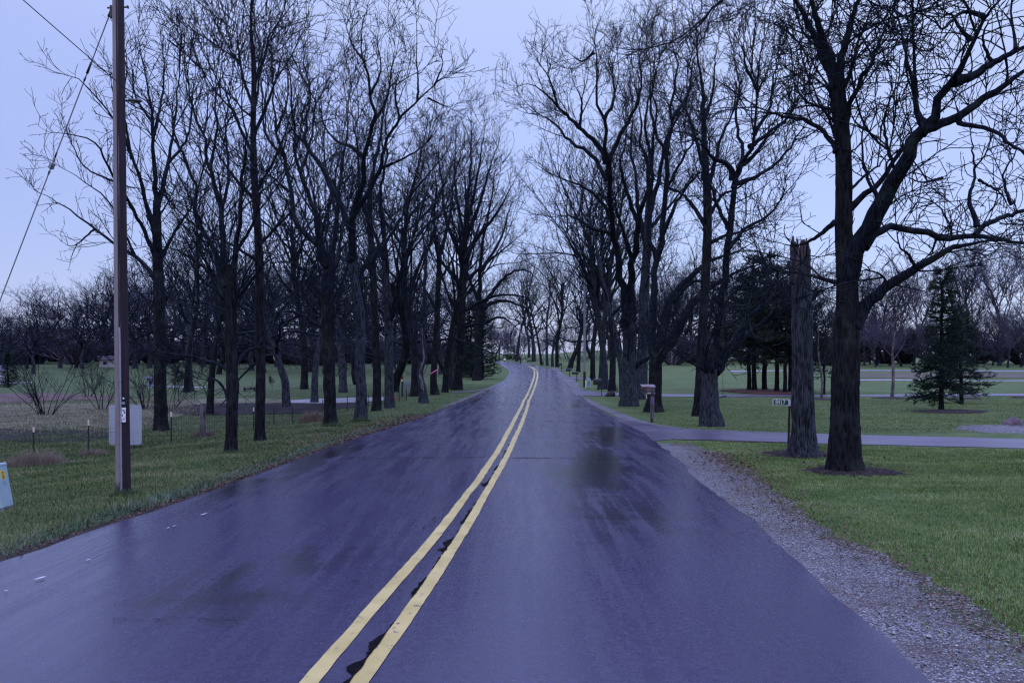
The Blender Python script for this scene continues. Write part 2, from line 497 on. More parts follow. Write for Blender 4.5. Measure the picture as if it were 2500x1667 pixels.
# --- road
ry = np.r_[np.arange(-25, 40, 0.10), np.geomspace(40, 214, 300)]
el = fbm1(len(ry), rng, (40, 160, 500)) * 0.022
er = fbm1(len(ry), rng, (40, 120, 420)) * 0.042
ribbon('road', np.c_[road_l(ry) + el, ry], np.c_[road_r(ry) + er, ry], M['asphalt'], 0.014, 9, crown=0.02)

# --- soil lip along the left edge, gravel on the right
yy = np.arange(-5, 60, 0.08)
nn = len(yy)
ribbon('verge_soil', np.c_[road_l(yy) - 0.10 - 0.10 * np.clip(1 - yy / 40, 0, 1) - np.abs(fbm1(nn, rng, (25, 120, 500))) * 0.10, yy], np.c_[road_l(yy) + 0.02, yy], M['soil'], 0.010, 4)

Go = wl([(2500, 1568), (2334, 1452), (2200, 1378), (2055, 1318), (1900, 1210), (1826, 1155), (1755, 1110), (1680, 1083)])
yy = np.arange(-8, Go[-1, 1], 0.06)
s0 = (Go[1] - Go[0]) / (Go[1][1] - Go[0][1])
gx = np.interp(yy, np.r_[-8, Go[:, 1]], np.r_[(Go[0] + s0 * (-8 - Go[0][1]))[0] * 0.96, Go[:, 0]])
gx = np.maximum(gx, road_r(yy) + 0.05)
gx = gx + fbm1(len(yy), rng, (40, 150, 300, 700)) * 0.035 
ribbon('gravel_shoulder', np.c_[road_r(yy) - 0.25, yy], np.c_[gx, yy], M['gravel'], 0.008, 8)
q = NT('soil_gravel')
vd2 = q.voro(58, out="Color"); sc2 = q.n("ShaderNodeSeparateColor"); q.put(sc2.inputs[0], vd2)
c = q.ramp(sc2.outputs[0], (0.0, (0.022, 0.017, 0.015)), (0.45, (0.058, 0.046, 0.040)), (0.70, (0.10, 0.085, 0.078)), (0.9, (0.24, 0.23, 0.22)))
c = q.mix(q.rng(q.noise(1.6, 5, .7), .48, .6, 0, .8), c, (0.045, 0.055, 0.024))
q.bump(q.noise(45, 4, .7), .8, .02)
M['soil_gravel'] = q.fin(c, .85, .1)
wdg = gx - road_r(yy)
ribbon('verge_soil', np.c_[gx - wdg * (.30 + .16 * fbm1(len(yy), rng, (16, 60, 250, 700))).clip(.04, .7), yy], np.c_[gx + .06 + .03 * fbm1(len(yy), rng, (60, 250, 700)), yy], M['soil_gravel'], 0.013, 5)
px_ribbon('gravel_shoulder', [(1400, 952), (1440, 986), (1500, 1016), (1560, 1040), (1650, 1052)], [(1418, 966), (1470, 990), (1540, 1018), (1600, 1037), (1660, 1045)], M['gravel'], 0.008, 200, (0.0, 0.06))
px_ribbon('gravel_shoulder', [(1345, 898), (1372, 926), (1400, 952)], [(1356, 897), (1392, 925), (1428, 953)], M['gravel'], 0.008, 120, (0.0, 0.15))
px_ribbon('gravel_shoulder', [(1030, 1016), (1088, 990), (1190, 948), (1222, 932)], [(1040, 1022), (1100, 998), (1200, 956), (1226, 937)], M['gravel'], 0.008, 160, (0.06, 0.0))

# --- drives and paths
px_ribbon('driveway', [(1430, 996), (1500, 1019), (1560, 1036), (1640, 1046), (1800, 1052), (2000, 1060), (2500, 1073), (2900, 1083)],
          [(1500, 1100), (1580, 1079), (1640, 1073), (1720, 1074), (1850, 1078), (2000, 1083), (2500, 1095), (2900, 1108)], M['drive'], 0.012, 300, (0.03, 0.03), 6)
px_ribbon('soil_edge', [(1640, 1073), (1720, 1074), (1850, 1078), (2000, 1083)], [(1640, 1075), (1720, 1077.5), (1850, 1080), (2000, 1083.5)], M['soil'], 0.012, 200, (0.02, 0.10))
px_ribbon('driveway', [(1390, 948), (1440, 957), (1540, 962), (1800, 964), (2100, 964), (2600, 963)], [(1405, 966), (1450, 967), (1540, 967), (1800, 970), (2100, 968), (2600, 968)], M['drive'], 0.016, 200, (0.05, 0.05))
px_ribbon('driveway', [(1350, 913), (1390, 920), (1440, 923), (1500, 923)], [(1362, 922), (1390, 926), (1440, 927), (1500, 927)], M['drive'], 0.016, 80, (0.05, 0.05))
px_ribbon('path', [(1300, 904), (1357, 904), (1390, 904.5)], [(1300, 906), (1357, 906), (1390, 906.5)], M['drive'], 0.05, 40, (0, 0))
px_ribbon('path', [(2050, 928), (2300, 928.5), (2700, 928.5)], [(2050, 930.2), (2300, 930.7), (2700, 930.7)], M['concrete'], 0.04, 80, (0, 0))
px_ribbon('path', [(1780, 906), (2100, 904), (2700, 906)], [(1780, 909), (2100, 906.5), (2700, 908.5)], M['concrete'], 0.05, 80, (0, 0))
px_ribbon('path', [(690, 979), (760, 975), (860, 972), (965, 969)], [(690, 984), (760, 985), (860, 983), (965, 977)], M['concrete'], 0.03, 120, (0.1, 0.1))
px_ribbon('path', [(375, 944), (420, 943), (500, 946), (520, 945)], [(375, 947), (420, 946), (500, 948), (520, 946)], M['concrete'], 0.04, 80, (0.1, 0.1))
px_ribbon('path', [(-200, 937), (0, 936), (80, 933)], [(-200, 941), (0, 939), (80, 935)], M['concrete'], 0.04, 40, (0.1, 0.1))
px_ribbon('path', [(1104, 957.5), (1140, 955.5), (1190, 950.5)], [(1104, 959.5), (1140, 957.5), (1195, 952.5)], M['drive'], 0.012, 60, (0.05, 0.05))
# --- earth and dry grass beyond the fence
px_ribbon('dry_grass', [(-300, 985), (0, 988), (200, 985), (360, 984), (470, 974), (600, 972), (700, 976)], [(-300, 1052), (0, 1056), (200, 1050), (360, 1040), (470, 1004), (600, 988), (700, 984)], M['dry'], 0.010, 400, (0.5, 0.35), 10)
px_ribbon('plum_ground', [(-300, 955), (0, 960), (130, 962), (220, 966), (300, 970)], [(-300, 984), (0, 985), (130, 983), (220, 978), (300, 974)], M['plum'], 0.022, 300, (0.8, 0.6), 6)
px_ribbon('dark_mud', [(-300, 1046), (0, 1048), (120, 1052), (220, 1052), (285, 1056)], [(-300, 1080), (0, 1078), (120, 1080), (220, 1078), (285, 1064)], M['mud'], 0.020, 300, (0.25, 0.25), 8)
px_ribbon('dark_mud', [(405, 1000), (470, 990), (560, 984), (700, 985), (860, 985), (900, 986)], [(405, 1006), (470, 1014), (560, 1012), (700, 1008), (860, 996), (900, 990)], M['mud'], 0.030, 300, (0.4, 0.3), 8)
px_ribbon('plum_ground', [(2050, 909), (2300, 911), (2700, 911)], [(2050, 922), (2300, 925), (2700, 925)], M['stubble'], 0.03, 100, (0.9, 0.9), 5)
px_ribbon('mulch_bed', [(1760, 953), (1800, 951), (1850, 950), (1900, 951), (1960, 953)], [(1760, 955), (1800, 959), (1850, 962), (1900, 963), (1960, 964)], M['red_mulch'], 0.05, 100, (0.3, 0.2), 5)

# --- yellow centre lines, tar cracks, white specks
ly = wl([(765, 1667), (914, 1488), (1047, 1339), (1174, 1169), (1222, 1095), (1265, 1010), (1291, 957), (1305.5, 914), (1303, 901), (1287, 895)])
rl = wl([(886, 1667), (1047, 1440), (1153, 1270), (1233, 1127), (1270, 1047), (1291.5, 983), (1305, 948), (1313, 918), (1311.5, 905), (1296, 896)])
def stripe(name, P, wdt, k, m):
    s = (P[1] - P[0]) / (P[1][1] - P[0][1])
    P = np.vstack([[P[0] + s * (-25 - P[0][1])], P])
    y = np.r_[np.arange(-25, 40, 0.06), np.geomspace(40, P[-1, 1], 200)]
    x = np.interp(y, P[:, 1], P[:, 0])
    x = np.array([np.average(x, weights=np.exp(-0.5 * ((y - a) / (0.5 + 0.03 * max(a, 0))) ** 2)) for a in y])
    wv = wdt / 2 * (1 + 0.0) + fbm1(len(y), rng, (60, 300, 900)) * 0.004
    wv2 = wdt / 2 + fbm1(len(y), rng, (60, 300, 900)) * 0.004
    wv = wv + 0.0005 * np.maximum(y, 0); wv2 = wv2 + 0.0005 * np.maximum(y, 0)
    o = ribbon(name, np.c_[x - wv, y], np.c_[x + wv2, y], m, k, 3)
    return y, x
ROADTOP = 0.014 + 0.0267
y1, x1 = stripe('yellow_line', ly, 0.098, ROADTOP + 0.006, M['yellow'])
y2, x2 = stripe('yellow_line', rl, 0.098, ROADTOP + 0.006, M['yellow'])
# tar-filled crack hugging the right hand line
yy = np.arange(3.5, 17, 0.02)
xx = np.interp(yy, y2, x2) - 0.052
amp = np.clip(fbm1(len(yy), rng, (26, 110, 330, 1000)) + .15, 0, None) ** 1.5 * 0.021
ribbon('tar_crack', np.c_[xx - amp, yy], np.c_[xx + amp * 0.15 + 0.001, yy], M['tar'], ROADTOP + 0.012, 3)
def crack(pts, wdt=0.006, n=220, amp=0.02, m='tar'):
    P = resample(wl(pts)[:, :2], n)
    d = np.gradient(P, axis=0); d /= np.linalg.norm(d, axis=1)[:, None]
    nrm = np.c_[-d[:, 1], d[:, 0]]
    P = P + nrm * (fbm1(n, rng, (8, 30, 90)) * amp)[:, None]
    ww = (wdt * (0.3 + np.abs(fbm1(n, rng, (10, 40, 150)))))[:, None]
    ribbon('road_crack', P - nrm * ww, P + nrm * ww, M[m], ROADTOP + 0.004, 2)
crack([(270, 1522), (420, 1521), (580, 1522)], 0.0014)
crack([(1400, 1335), (1480, 1330), (1540, 1345)], 0.0014)
crack([(1080, 1250), (1110, 1243), (1150, 1246)], 0.0016)
crack([(1380, 1300), (1450, 1302)], 0.001)
crack([(830, 1122), (950, 1122), (1130, 1122), (1215, 1116)], 0.015, 200, 0.03)
crack([(1250, 1122), (1400, 1123), (1640, 1126)], 0.013, 200, 0.03)
crack([(1290, 1030), (1390, 1032), (1480, 1034)], 0.025, 120, 0.03)
crack([(1220, 990), (1310, 989), (1440, 990)], 0.03, 120, 0.03)
crack([(1600, 1130), (1690, 1210), (1750, 1285), (1790, 1320)], 0.0016, 200, 0.04)
crack([(1030, 1302), (1048, 1290), (1058, 1280), (1064, 1269)], 0.003, 60, 0.02)
crack([(265, 1358), (330, 1330), (500, 1255), (640, 1205), (790, 1140)], 0.0016, 300, 0.02)
def fleck(px, py, L, wd):
    a = gp(px - L / 2, py + L * 0.16); b = gp(px + L / 2, py - L * 0.16)
    P = resample(np.array([a, b])[:, :2], 12)
    d = (P[-1] - P[0]); d /= np.linalg.norm(d); nrm = np.array([-d[1], d[0]])
    ww = (np.sin(np.linspace(0.15, 2.9, 12)) * wd * (0.7 + 0.5 * rng.random(12)))[:, None]
    ribbon('road_marking', P - nrm * ww, P + nrm * ww, M['white_paint'], ROADTOP + 0.004, 2)
for a in ((97, 1421, 30, 0.016), (15, 1452, 8, 0.012), (216, 1375, 12, 0.012), (497, 1262, 16, 0.016), (410, 1296, 8, 0.010), (425, 1291, 8, 0.010)):
    fleck(*a)

# --- grass blades near the camera
def grass(name, n, xr, yr, keep, hgt, wid, cols, label):
    """many thin bent blades, one object of uncountable stuff"""
    x = rng.uniform(*xr, n * 3); u = rng.random(n * 3)
    y = yr[0] * (yr[1] / yr[0]) ** u                      # denser near the camera
    ok = keep(x, y); x, y = x[ok][:n], y[ok][:n]; n = len(x)
    z = g(x, y)
    az = rng.uniform(0, 2 * np.pi, n); lean = rng.uniform(0.1, 0.9, n)
    h = hgt * rng.uniform(0.5, 1.25, n) * (1 + 0.3 * np.sin(x * 1.7) * np.sin(y * 1.1))
    wd = wid * rng.uniform(0.6, 1.3, n) * np.clip(y / 9, 0.9, 2.6)
    sx, sy = np.cos(az), np.sin(az)
    lx, ly_ = np.cos(az + 1.5) * lean * h, np.sin(az + 1.5) * lean * h
    b0 = np.stack([x - sx * wd, y - sy * wd, z - 0.01], -1); b1 = np.stack([x + sx * wd, y + sy * wd, z - 0.01], -1)
    m0 = np.stack([x + lx * .4 - sx * wd * .7, y + ly_ * .4 - sy * wd * .7, z + h * .6], -1); m1 = np.stack([x + lx * .4 + sx * wd * .7, y + ly_ * .4 + sy * wd * .7, z + h * .6], -1)
    tp = np.stack([x + lx, y + ly_, z + h], -1)
    V = np.stack([b0, b1, m1, m0, tp], 1).reshape(-1, 3)
    i = np.arange(n)[:, None] * 5
    o = mesh_obj(name, V, [i + np.array([0, 1, 2, 3]), i + np.array([3, 2, 4])], None, None, True)
    q = NT(name + '_blades')
    c = q.ramp(q.math('ADD', q.math('MULTIPLY', q.noise(0.9, 6, .72, q.map((.6, 1, 1))), 0.7), q.math('MULTIPLY', q.noise(25, 2), 0.3)), *zip((0.38, 0.47, 0.54, 0.63), cols))
    o.data.materials.append(q.fin(c, 0.55, 0.25))
    return tag(o, label, 'grass', kind='stuff')
def pxy(x, y):
    return CX + F * x / y, HY + F * (CZ - g(x, y)) / y
def keep_r(x, y):
    edge = np.interp(y, yy_g, gx_g)
    dd = x - edge
    a_, b_ = pxy(x, y)
    drive = b_ < np.interp(a_, [1580, 1640, 1720, 1850, 2000, 2500], [1081, 1075.5, 1077, 1080.5, 1085, 1097]) + rng.uniform(0, 3, x.shape)
    return ((dd > rng.normal(0.0, 0.10, x.shape)) | ((dd > -rng.gamma(1.3, .26, x.shape)) & (rng.random(x.shape) < .32))) & ~drive & (np.abs(x) < 0.72 * y + 1)
yy_g = np.arange(-8, 30, 0.25); gx_g = np.interp(yy_g, np.r_[-8, Go[:, 1], 30], np.r_[(Go[0] + s0 * (-8 - Go[0][1]))[0] * 0.96, Go[:, 0], 3.5])
def keep_l(x, y):
    return (x < road_l(y) - rng.uniform(0.02, 0.30, x.shape)) & (np.abs(x) < 0.72 * y + 1)
grass('grass', 260000, (2.5, 17), (4.5, 18.6), keep_r, 0.026, 0.0028, ((0.055, 0.100, 0.022), (0.098, 0.158, 0.036), (0.150, 0.210, 0.060), (0.24, 0.27, 0.13)), 'mown green lawn on the right of the road')
grass('grass', 220000, (-20, -2), (5.5, 26), keep_l, 0.036, 0.003, ((0.034, 0.058, 0.015), (0.062, 0.096, 0.024), (0.100, 0.124, 0.040), (0.19, 0.18, 0.090)), 'rough green verge on the left of the road')
def keep_b(x, y):
    return (x > road_r(y) + 1.3 + rng.normal(0, .25, x.shape)) & (y > 20.3) & (np.abs(x) < 0.72 * y + 1)
grass('grass', 130000, (2.5, 30), (20.2, 47), keep_b, 0.032, 0.0028, ((0.050, 0.088, 0.020), (0.085, 0.132, 0.032), (0.130, 0.172, 0.052), (0.21, 0.22, 0.11)), 'mown green lawn beyond the first driveway')
def pxy(x, y):
    return CX + F * x / y, HY + F * (CZ - g(x, y)) / y
def keep_straw(x, y):
    a, b = pxy(x, y)
    return (a < 480) & (b > 968 + rng.normal(0, 4, x.shape)) & (b < 1056 - np.clip(a - 300, 0, 200) * .25 + rng.normal(0, 5, x.shape)) & (a > -60)
grass('grass', 60000, (-48, -5), (22, 62), keep_straw, 0.10, 0.003, ((0.060, 0.070, 0.034), (0.11, 0.11, 0.062), (0.18, 0.165, 0.105), (0.24, 0.22, 0.155)), 'pale straw-coloured rough grass of the field beyond the fence')
def keep_weeds(x, y):
    a, b = pxy(x, y)
    return (a < 900) & (b > 985) & (a > -60) & (x < road_l(y) - 1) & (rng.random(x.shape) < .5)
grass('grass', 70000, (-34, -4), (16, 46), keep_weeds, 0.055, 0.003, ((0.032, 0.052, 0.018), (0.050, 0.076, 0.026), (0.080, 0.096, 0.040), (0.15, 0.14, 0.08)), 'patchy green weeds growing over the fenced field')
def keep_l2(x, y):
    return (x < road_l(y) - .1) & (y > 24)
grass('grass', 90000, (-18, 1.5), (23, 75), keep_l2, 0.045, 0.003, ((0.032, 0.056, 0.018), (0.055, 0.090, 0.028), (0.090, 0.116, 0.044), (0.15, 0.15, 0.085)), 'green verge farther along the left of the road')
def keep_rim(x, y):
    d = road_l(y) - x
    return (d > 0.12) & (d < 0.5) & (np.abs(x) < 0.72 * y + 1)
grass('grass', 26000, (-5.2, -2), (5.5, 30), keep_rim, 0.065, 0.0035, ((0.030, 0.062, 0.030), (0.045, 0.09, 0.045), (0.08, 0.12, 0.075), (0.13, 0.15, 0.11)), 'longer pale grass along the left edge of the road')
# loose stones on the gravel
n = 10000
sy = rng.uniform(4.2, 15.5, n); t = rng.beta(1.3, 1.5, n)
sx = road_r(sy) + 0.0 + (np.interp(sy, yy_g, gx_g) - 0.05 - road_r(sy)) * t
rad = rng.gamma(2.2, 0.0017, n) + 0.0020
oct_ = np.array([(1, 0, 0), (0, 1, 0), (-1, 0, 0), (0, -1, 0), (0, 0, .7), (0, 0, -.7)], float)
V = oct_[None] * rad[:, None, None] * rng.uniform(.6, 1.3, (n, 6, 1)) + np.stack([sx, sy, g(sx, sy) + 0.014 + rad * .3], -1)[:, None]
f = np.array([(0, 1, 4), (1, 2, 4), (2, 3, 4), (3, 0, 4), (1, 0, 5), (2, 1, 5), (3, 2, 5), (0, 3, 5)])
st = mesh_obj('gravel_stones', V.reshape(-1, 3), [(np.arange(n)[:, None, None] * 6 + f[None]).reshape(-1, 3)], None, None, False)
q = NT('stones')
st.data.materials.append(q.fin(q.ramp(q.noise(40, 1), (0.35, (0.07, 0.063, 0.062)), (0.5, (0.15, 0.145, 0.142)), (0.68, (0.32, 0.315, 0.31))), 0.7, 0.3))
tag(st, 'loose pale stones lying on the gravel shoulder', 'gravel', kind='stuff')

# fallen leaves and twig bits
def litter(name, n, place, label):
    x, y = place(n); n = len(x)
    z = g(x, y) + .012 + rng.random(n) * .035
    s = rng.uniform(.010, .026, n) * np.clip(y / 10, .8, 2.2)
    a = rng.uniform(0, 6.3, n); t = rng.normal(0, .5, (n, 2))
    c, sn = np.cos(a), np.sin(a); k = rng.uniform(.3, .7, n)
    V = np.stack([np.stack([x + c * s, y + sn * s, z + t[:, 0] * s], -1), np.stack([x - sn * s * k, y + c * s * k, z + t[:, 1] * s * .5], -1),
                  np.stack([x - c * s, y - sn * s, z - t[:, 0] * s * .3], -1), np.stack([x + sn * s * k, y - c * s * k, z + .004], -1)], 1)
    q = NT(name)
    m = q.fin(q.ramp(q.noise(31, 2), (.35, (.035, .020, .014)), (.5, (.085, .052, .034)), (.66, (.17, .12, .085))), .8, .1)
    o = mesh_obj(name, V.reshape(-1, 3), [np.arange(n)[:, None] * 4 + np.arange(4)], m, None, False)
    tag(o, label, 'leaf litter', kind='stuff')
def lit_l(n):
    y = rng.uniform(5.5, 30, n); return road_l(y) - rng.gamma(1.1, .35, n) - .02, y
def lit_r(n):
    y = rng.uniform(4.5, 15.5, n); e = np.interp(y, yy_g, gx_g); return e + rng.normal(0, .28, n) - .05, y
litter('leaf_litter', 5200, lit_l, 'brown leaf bits along the left road edge')
litter('leaf_litter', 3200, lit_r, 'brown leaf bits where the gravel meets the lawn')
def lit_t(n):
    k = rng.integers(0, 2, n); cx = np.array([gp(2075, 1150).x, gp(1950, 1110).x])[k]; cy = np.array([gp(2075, 1150).y, gp(1950, 1110).y])[k]
    a = rng.uniform(0, 6.3, n); r = rng.gamma(2.2, .32, n); return cx + np.cos(a) * r, cy + np.sin(a) * r * .8
litter('leaf_litter', 1500, lit_t, 'leaf bits around the feet of the two thick trunks')
# ------------------------------------------------------------------ trees
def unit(v):
    return v / (np.linalg.norm(v, axis=-1, keepdims=True) + 1e-9)

def tube_arrays(P, Rd, s, off, twist=None):
    """P (B,n,3), Rd (B,n) -> verts, quads"""
    B, n, _ = P.shape
    T = unit(np.gradient(P, axis=1))
    mt = unit(T.mean(1))
    ref = np.where(np.abs(mt[:, 2:3]) < 0.8, np.array([[0, 0, 1.0]]), np.array([[1.0, 0, 0]]))
    ref = np.broadcast_to(ref[:, None, :], P.shape)
    U = unit(ref - (ref * T).sum(-1, keepdims=True) * T)
    W = np.cross(T, U)
    th = np.arange(s) * 2 * np.pi / s
    ring = U[:, :, None, :] * np.cos(th)[None, None, :, None] + W[:, :, None, :] * np.sin(th)[None, None, :, None]
    V = P[:, :, None, :] + ring * Rd[:, :, None, None]
    i = np.arange(B)[:, None, None] * (n * s) + np.arange(n - 1)[None, :, None] * s + np.arange(s)[None, None, :]
    j = np.arange(B)[:, None, None] * (n * s) + np.arange(n - 1)[None, :, None] * s + (np.arange(s)[None, None, :] + 1) % s
    Q = np.stack([i, j, j + s, i + s], -1).reshape(-1, 4) + off
    return V.reshape(-1, 3), Q

class Tubes:
    def __init__(s): s.V = []; s.Q = []; s.n = 0
    def add(s, P, Rd, sides):
        if len(P) == 0: return
        V, Q = tube_arrays(np.asarray(P, float), np.asarray(Rd, float), sides, s.n)
        s.V.append(V); s.Q.append(Q); s.n += len(V)
    def build(s, name, m, parent):
        return mesh_obj(name, np.concatenate(s.V), [np.concatenate(s.Q)], m, parent, True)

def smooth_poly(P, rad, n):
    """Catmull-Rom resample of a hand drawn polyline"""
    P = np.asarray(P, float); rad = np.asarray(rad, float)
    if len(P) == 2:
        t = np.linspace(0, 1, n)
        return P[0] * (1 - t)[:, None] + P[1] * t[:, None], rad[0] * (1 - t) + rad[1] * t
    k = len(P)
    Pe = np.vstack([2 * P[0] - P[1], P, 2 * P[-1] - P[-2]])
    d = np.r_[0, np.cumsum(np.linalg.norm(np.diff(P, axis=0), axis=1))]
    s = np.linspace(0, d[-1], n)
    i = np.clip(np.searchsorted(d, s, side='right') - 1, 0, k - 2)
    u = ((s - d[i]) / (d[i + 1] - d[i] + 1e-9))[:, None]
    p0, p1, p2, p3 = Pe[i], Pe[i + 1], Pe[i + 2], Pe[i + 3]
    out = 0.5 * ((2 * p1) + (-p0 + p2) * u + (2 * p0 - 5 * p1 + 4 * p2 - p3) * u ** 2 + (-p0 + 3 * p1 - 3 * p2 + p3) * u ** 3)
    return out, np.interp(s, d, rad)

def sample(P, Rd, idx, t):
    n = P.shape[1]
    f = t * (n - 1); i = np.minimum(f.astype(int), n - 2); u = f - i
    a, b = P[idx, i], P[idx, i + 1]
    pos = a * (1 - u)[:, None] + b * u[:, None]
    tan = unit(b - a)
    r = Rd[idx, i] * (1 - u) + Rd[idx, i + 1] * u
    return pos, tan, r

def spawn(parents, rg, dens, length, ang, sd, wig, trop, seg, r0, r1, t0=0.15, bias=0.8, up=0.25, shrink=0.5, flat=0.0, kmin=0, zig=0.0, bend=0.0):
    """new branches along every parent tube; parents = list of (P,R)"""
    pos, tan, rr, pl = [], [], [], []
    for P, Rd in parents:
        if len(P) == 0: continue
        L = np.linalg.norm(np.diff(P, axis=1), axis=2).sum(1)
        k = np.maximum(np.floor(L * dens + rg.random(len(P))).astype(int), kmin)
        idx = np.repeat(np.arange(len(P)), k)
        t = t0 + (1 - t0) * rg.random(len(idx)) ** bias
        a, b, c = sample(P, Rd, idx, t)
        pos.append(a); tan.append(b); rr.append(c); pl.append(1 - shrink * t)
    if not pos: return np.zeros((0, seg, 3)), np.zeros((0, seg))
    pos = np.concatenate(pos); tan = np.concatenate(tan); rr = np.concatenate(rr); pl = np.concatenate(pl)
    B = len(pos)
    v = unit(rg.normal(size=(B, 3)))
    perp = v - (v * tan).sum(1, keepdims=True) * tan
    perp[:, 2] *= (1 - flat)
    perp = unit(perp)
    a = np.radians(np.clip(rg.normal(ang, sd, B), 12, 110))[:, None]
    D = tan * np.cos(a) + perp * np.sin(a) + np.array([0, 0, up])
    D = unit(D)
    L = length * rg.uniform(0.45, 1.3, B) * pl
    step = (L / (seg - 1))[:, None]
    P = np.zeros((B, seg, 3)); P[:, 0] = pos
    zz = unit(rg.normal(size=(B, 3)))
    for k in range(1, seg):
        D = unit(D + zz * bend * 6 / seg + rg.normal(size=(B, 3)) * wig + zz * zig * (-1) ** k + np.array([0, 0, trop]))
        P[:, k] = P[:, k - 1] + D * step
    rs = np.minimum(r0 * (L / length) ** 0.7, rr * 0.85)
    rs = np.maximum(rs, r1)
    Rd = rs[:, None] * (1 - np.linspace(0, 1, seg)[None, :]) + r1 * np.linspace(0, 1, seg)[None, :]
    return P, Rd

def stack_limbs(limbs, N=22):
    P, Q = [], []
    for p, r in limbs:
        a, b = smooth_poly(p, r, N)
        P.append(a); Q.append(b)
    return np.array(P), np.array(Q)

def trunk_mesh(P, rad, m, parent, rg, sides=20, flare=0.55, furrow=0.05, ring=0.08, cap=False, name='trunk'):
    P = np.asarray(P, float)
    L = np.linalg.norm(np.diff(P, axis=0), axis=1).sum()
    n = int(max(8, min(160, L / ring)))
    p, r = smooth_poly(P, rad, n)
    h = np.linspace(0, L, n)
    th = np.arange(sides) * 2 * np.pi / sides
    ph = rg.uniform(0, 6.3, 8)
    r0 = r[0]
    lob = 1 + 0.45 * np.cos(3 * th + ph[0]) + 0.3 * np.cos(5 * th + ph[1])
    rr = r[:, None] * (1 + flare * np.exp(-h / (r0 * 1.5))[:, None] * lob[None, :])
    fur = np.zeros((n, sides))
    for k, a in ((5, .5), (9, .8), (14, .6)):
        fur += a * np.sin(k * th[None, :] + ph[k % 8] + 1.5 * np.sin(h[:, None] * (1.2 + k * .1) + ph[(k + 3) % 8]))
    fur += rg.normal(size=(n, sides)) * 0.5
    rr = rr * (1 + furrow * fur * 0.6)
    kn = rg.uniform(0, L, 5)
    for a in kn:
        rr *= 1 + 0.12 * np.exp(-((h - a) / (r0 * 1.1)) ** 2)[:, None] * np.clip(np.cos(th[None, :] - rg.uniform(0, 6.3)), 0, 1)
    p = p.copy(); p[0, 2] -= 0.08
    T = unit(np.gradient(p, axis=0))
    ref = np.array([1.0, 0, 0]); U = unit(ref - (T @ ref)[:, None] * T); W = np.cross(T, U)
    V = p[:, None, :] + (U[:, None, :] * np.cos(th)[None, :, None] + W[:, None, :] * np.sin(th)[None, :, None]) * rr[:, :, None]
    i = np.arange(n - 1)[:, None] * sides + np.arange(sides)[None, :]
    j = np.arange(n - 1)[:, None] * sides + (np.arange(sides)[None, :] + 1) % sides
    Q = np.stack([i, j, j + sides, i + sides], -1).reshape(-1, 4)
    V = V.reshape(-1, 3)
    fs = [Q]
    if cap:
        V = np.vstack([V, p[-1] + np.array([0, 0, -0.02])])
        k = (n - 1) * sides + np.arange(sides)
        fs.append(np.stack([k, np.roll(k, -1), np.full(sides, len(V) - 1)], -1))
    o = mesh_obj(name, V, fs, m, parent, True)
    return o, p, r

def local(o, root):
    """shift an object's mesh into the frame of its root Empty"""
    l = np.array(root.location)
    n = len(o.data.vertices); a = np.empty(n * 3, np.float32)
    o.data.vertices.foreach_get("co", a)
    a = (a.reshape(-1, 3) - l.astype(np.float32)).ravel()
    o.data.vertices.foreach_set("co", a)
    o.data.update()

def crown_fill(tb, limbs, rg, f=1.0, tw=1.0, ln=1.0, lv=4, wig=1.0, up=0.25, zig=0.0, bend=.11):
    """limbs (P,R); f density, tw twig thickness, ln branch length"""
    l0 = limbs
    tip = spawn([l0], rg, 0, .75 * ln, 20, 9, .14 * wig, .09, 8, .011 * tw, .0045 * tw, .965, 1.0, .12, .1, kmin=3)
    s0 = spawn([l0], rg, 1.0 * f, 2.5 * ln, 44, 13, .07 * wig, .06, 12, .021 * tw, .0055 * tw, .18, .8, up, .45, zig=zig, bend=bend)
    tb.add(*tip, 6); tb.add(*s0, 6)
    l1 = spawn([l0, s0, tip], rg, 1.6 * f, 1.5 * ln, 46, 14, .08 * wig, .05, 7, .0135 * tw, .0062 * tw, .12, .8, up, .5, zig=zig, bend=bend * 1.3)
    l2 = spawn([l0], rg, 1.0 * f, .6 * ln, 55, 16, .24 * wig, .05, 5, .010 * tw, .0058 * tw, .3, .8, up * .8, .4, zig=zig)
    l2b = spawn([l1, s0, tip], rg, 2.2 * f, .92 * ln, 46, 14, .09 * wig, .04, 5, .0098 * tw, .0056 * tw, .12, .8, up * .8, .45, zig=zig, bend=bend * 1.5)
    l2 = (np.concatenate([l2[0], l2b[0]]), np.concatenate([l2[1], l2b[1]]))
    tb.add(*l1, 6); tb.add(*l2, 4)
    if lv >= 3:
        l3 = spawn([l2, l1], rg, 2.6 * f, .50 * ln, 46, 15, .12 * wig, .03, 4, .0076 * tw, .0050 * tw, .1, .75, up * .7, .4, zig=zig)
        tb.add(*l3, 3)
    if lv >= 4:
        l4 = spawn([l3, l2], rg, 2.1 * f, .26 * ln, 46, 16, .15 * wig, .03, 3, .0060 * tw, .0042 * tw, .1, .7, up * .6, .3)
        tb.add(*l4, 3)

def parse(s):
    return [tuple(float(a) for a in q.split(',')) for q in s.split()]

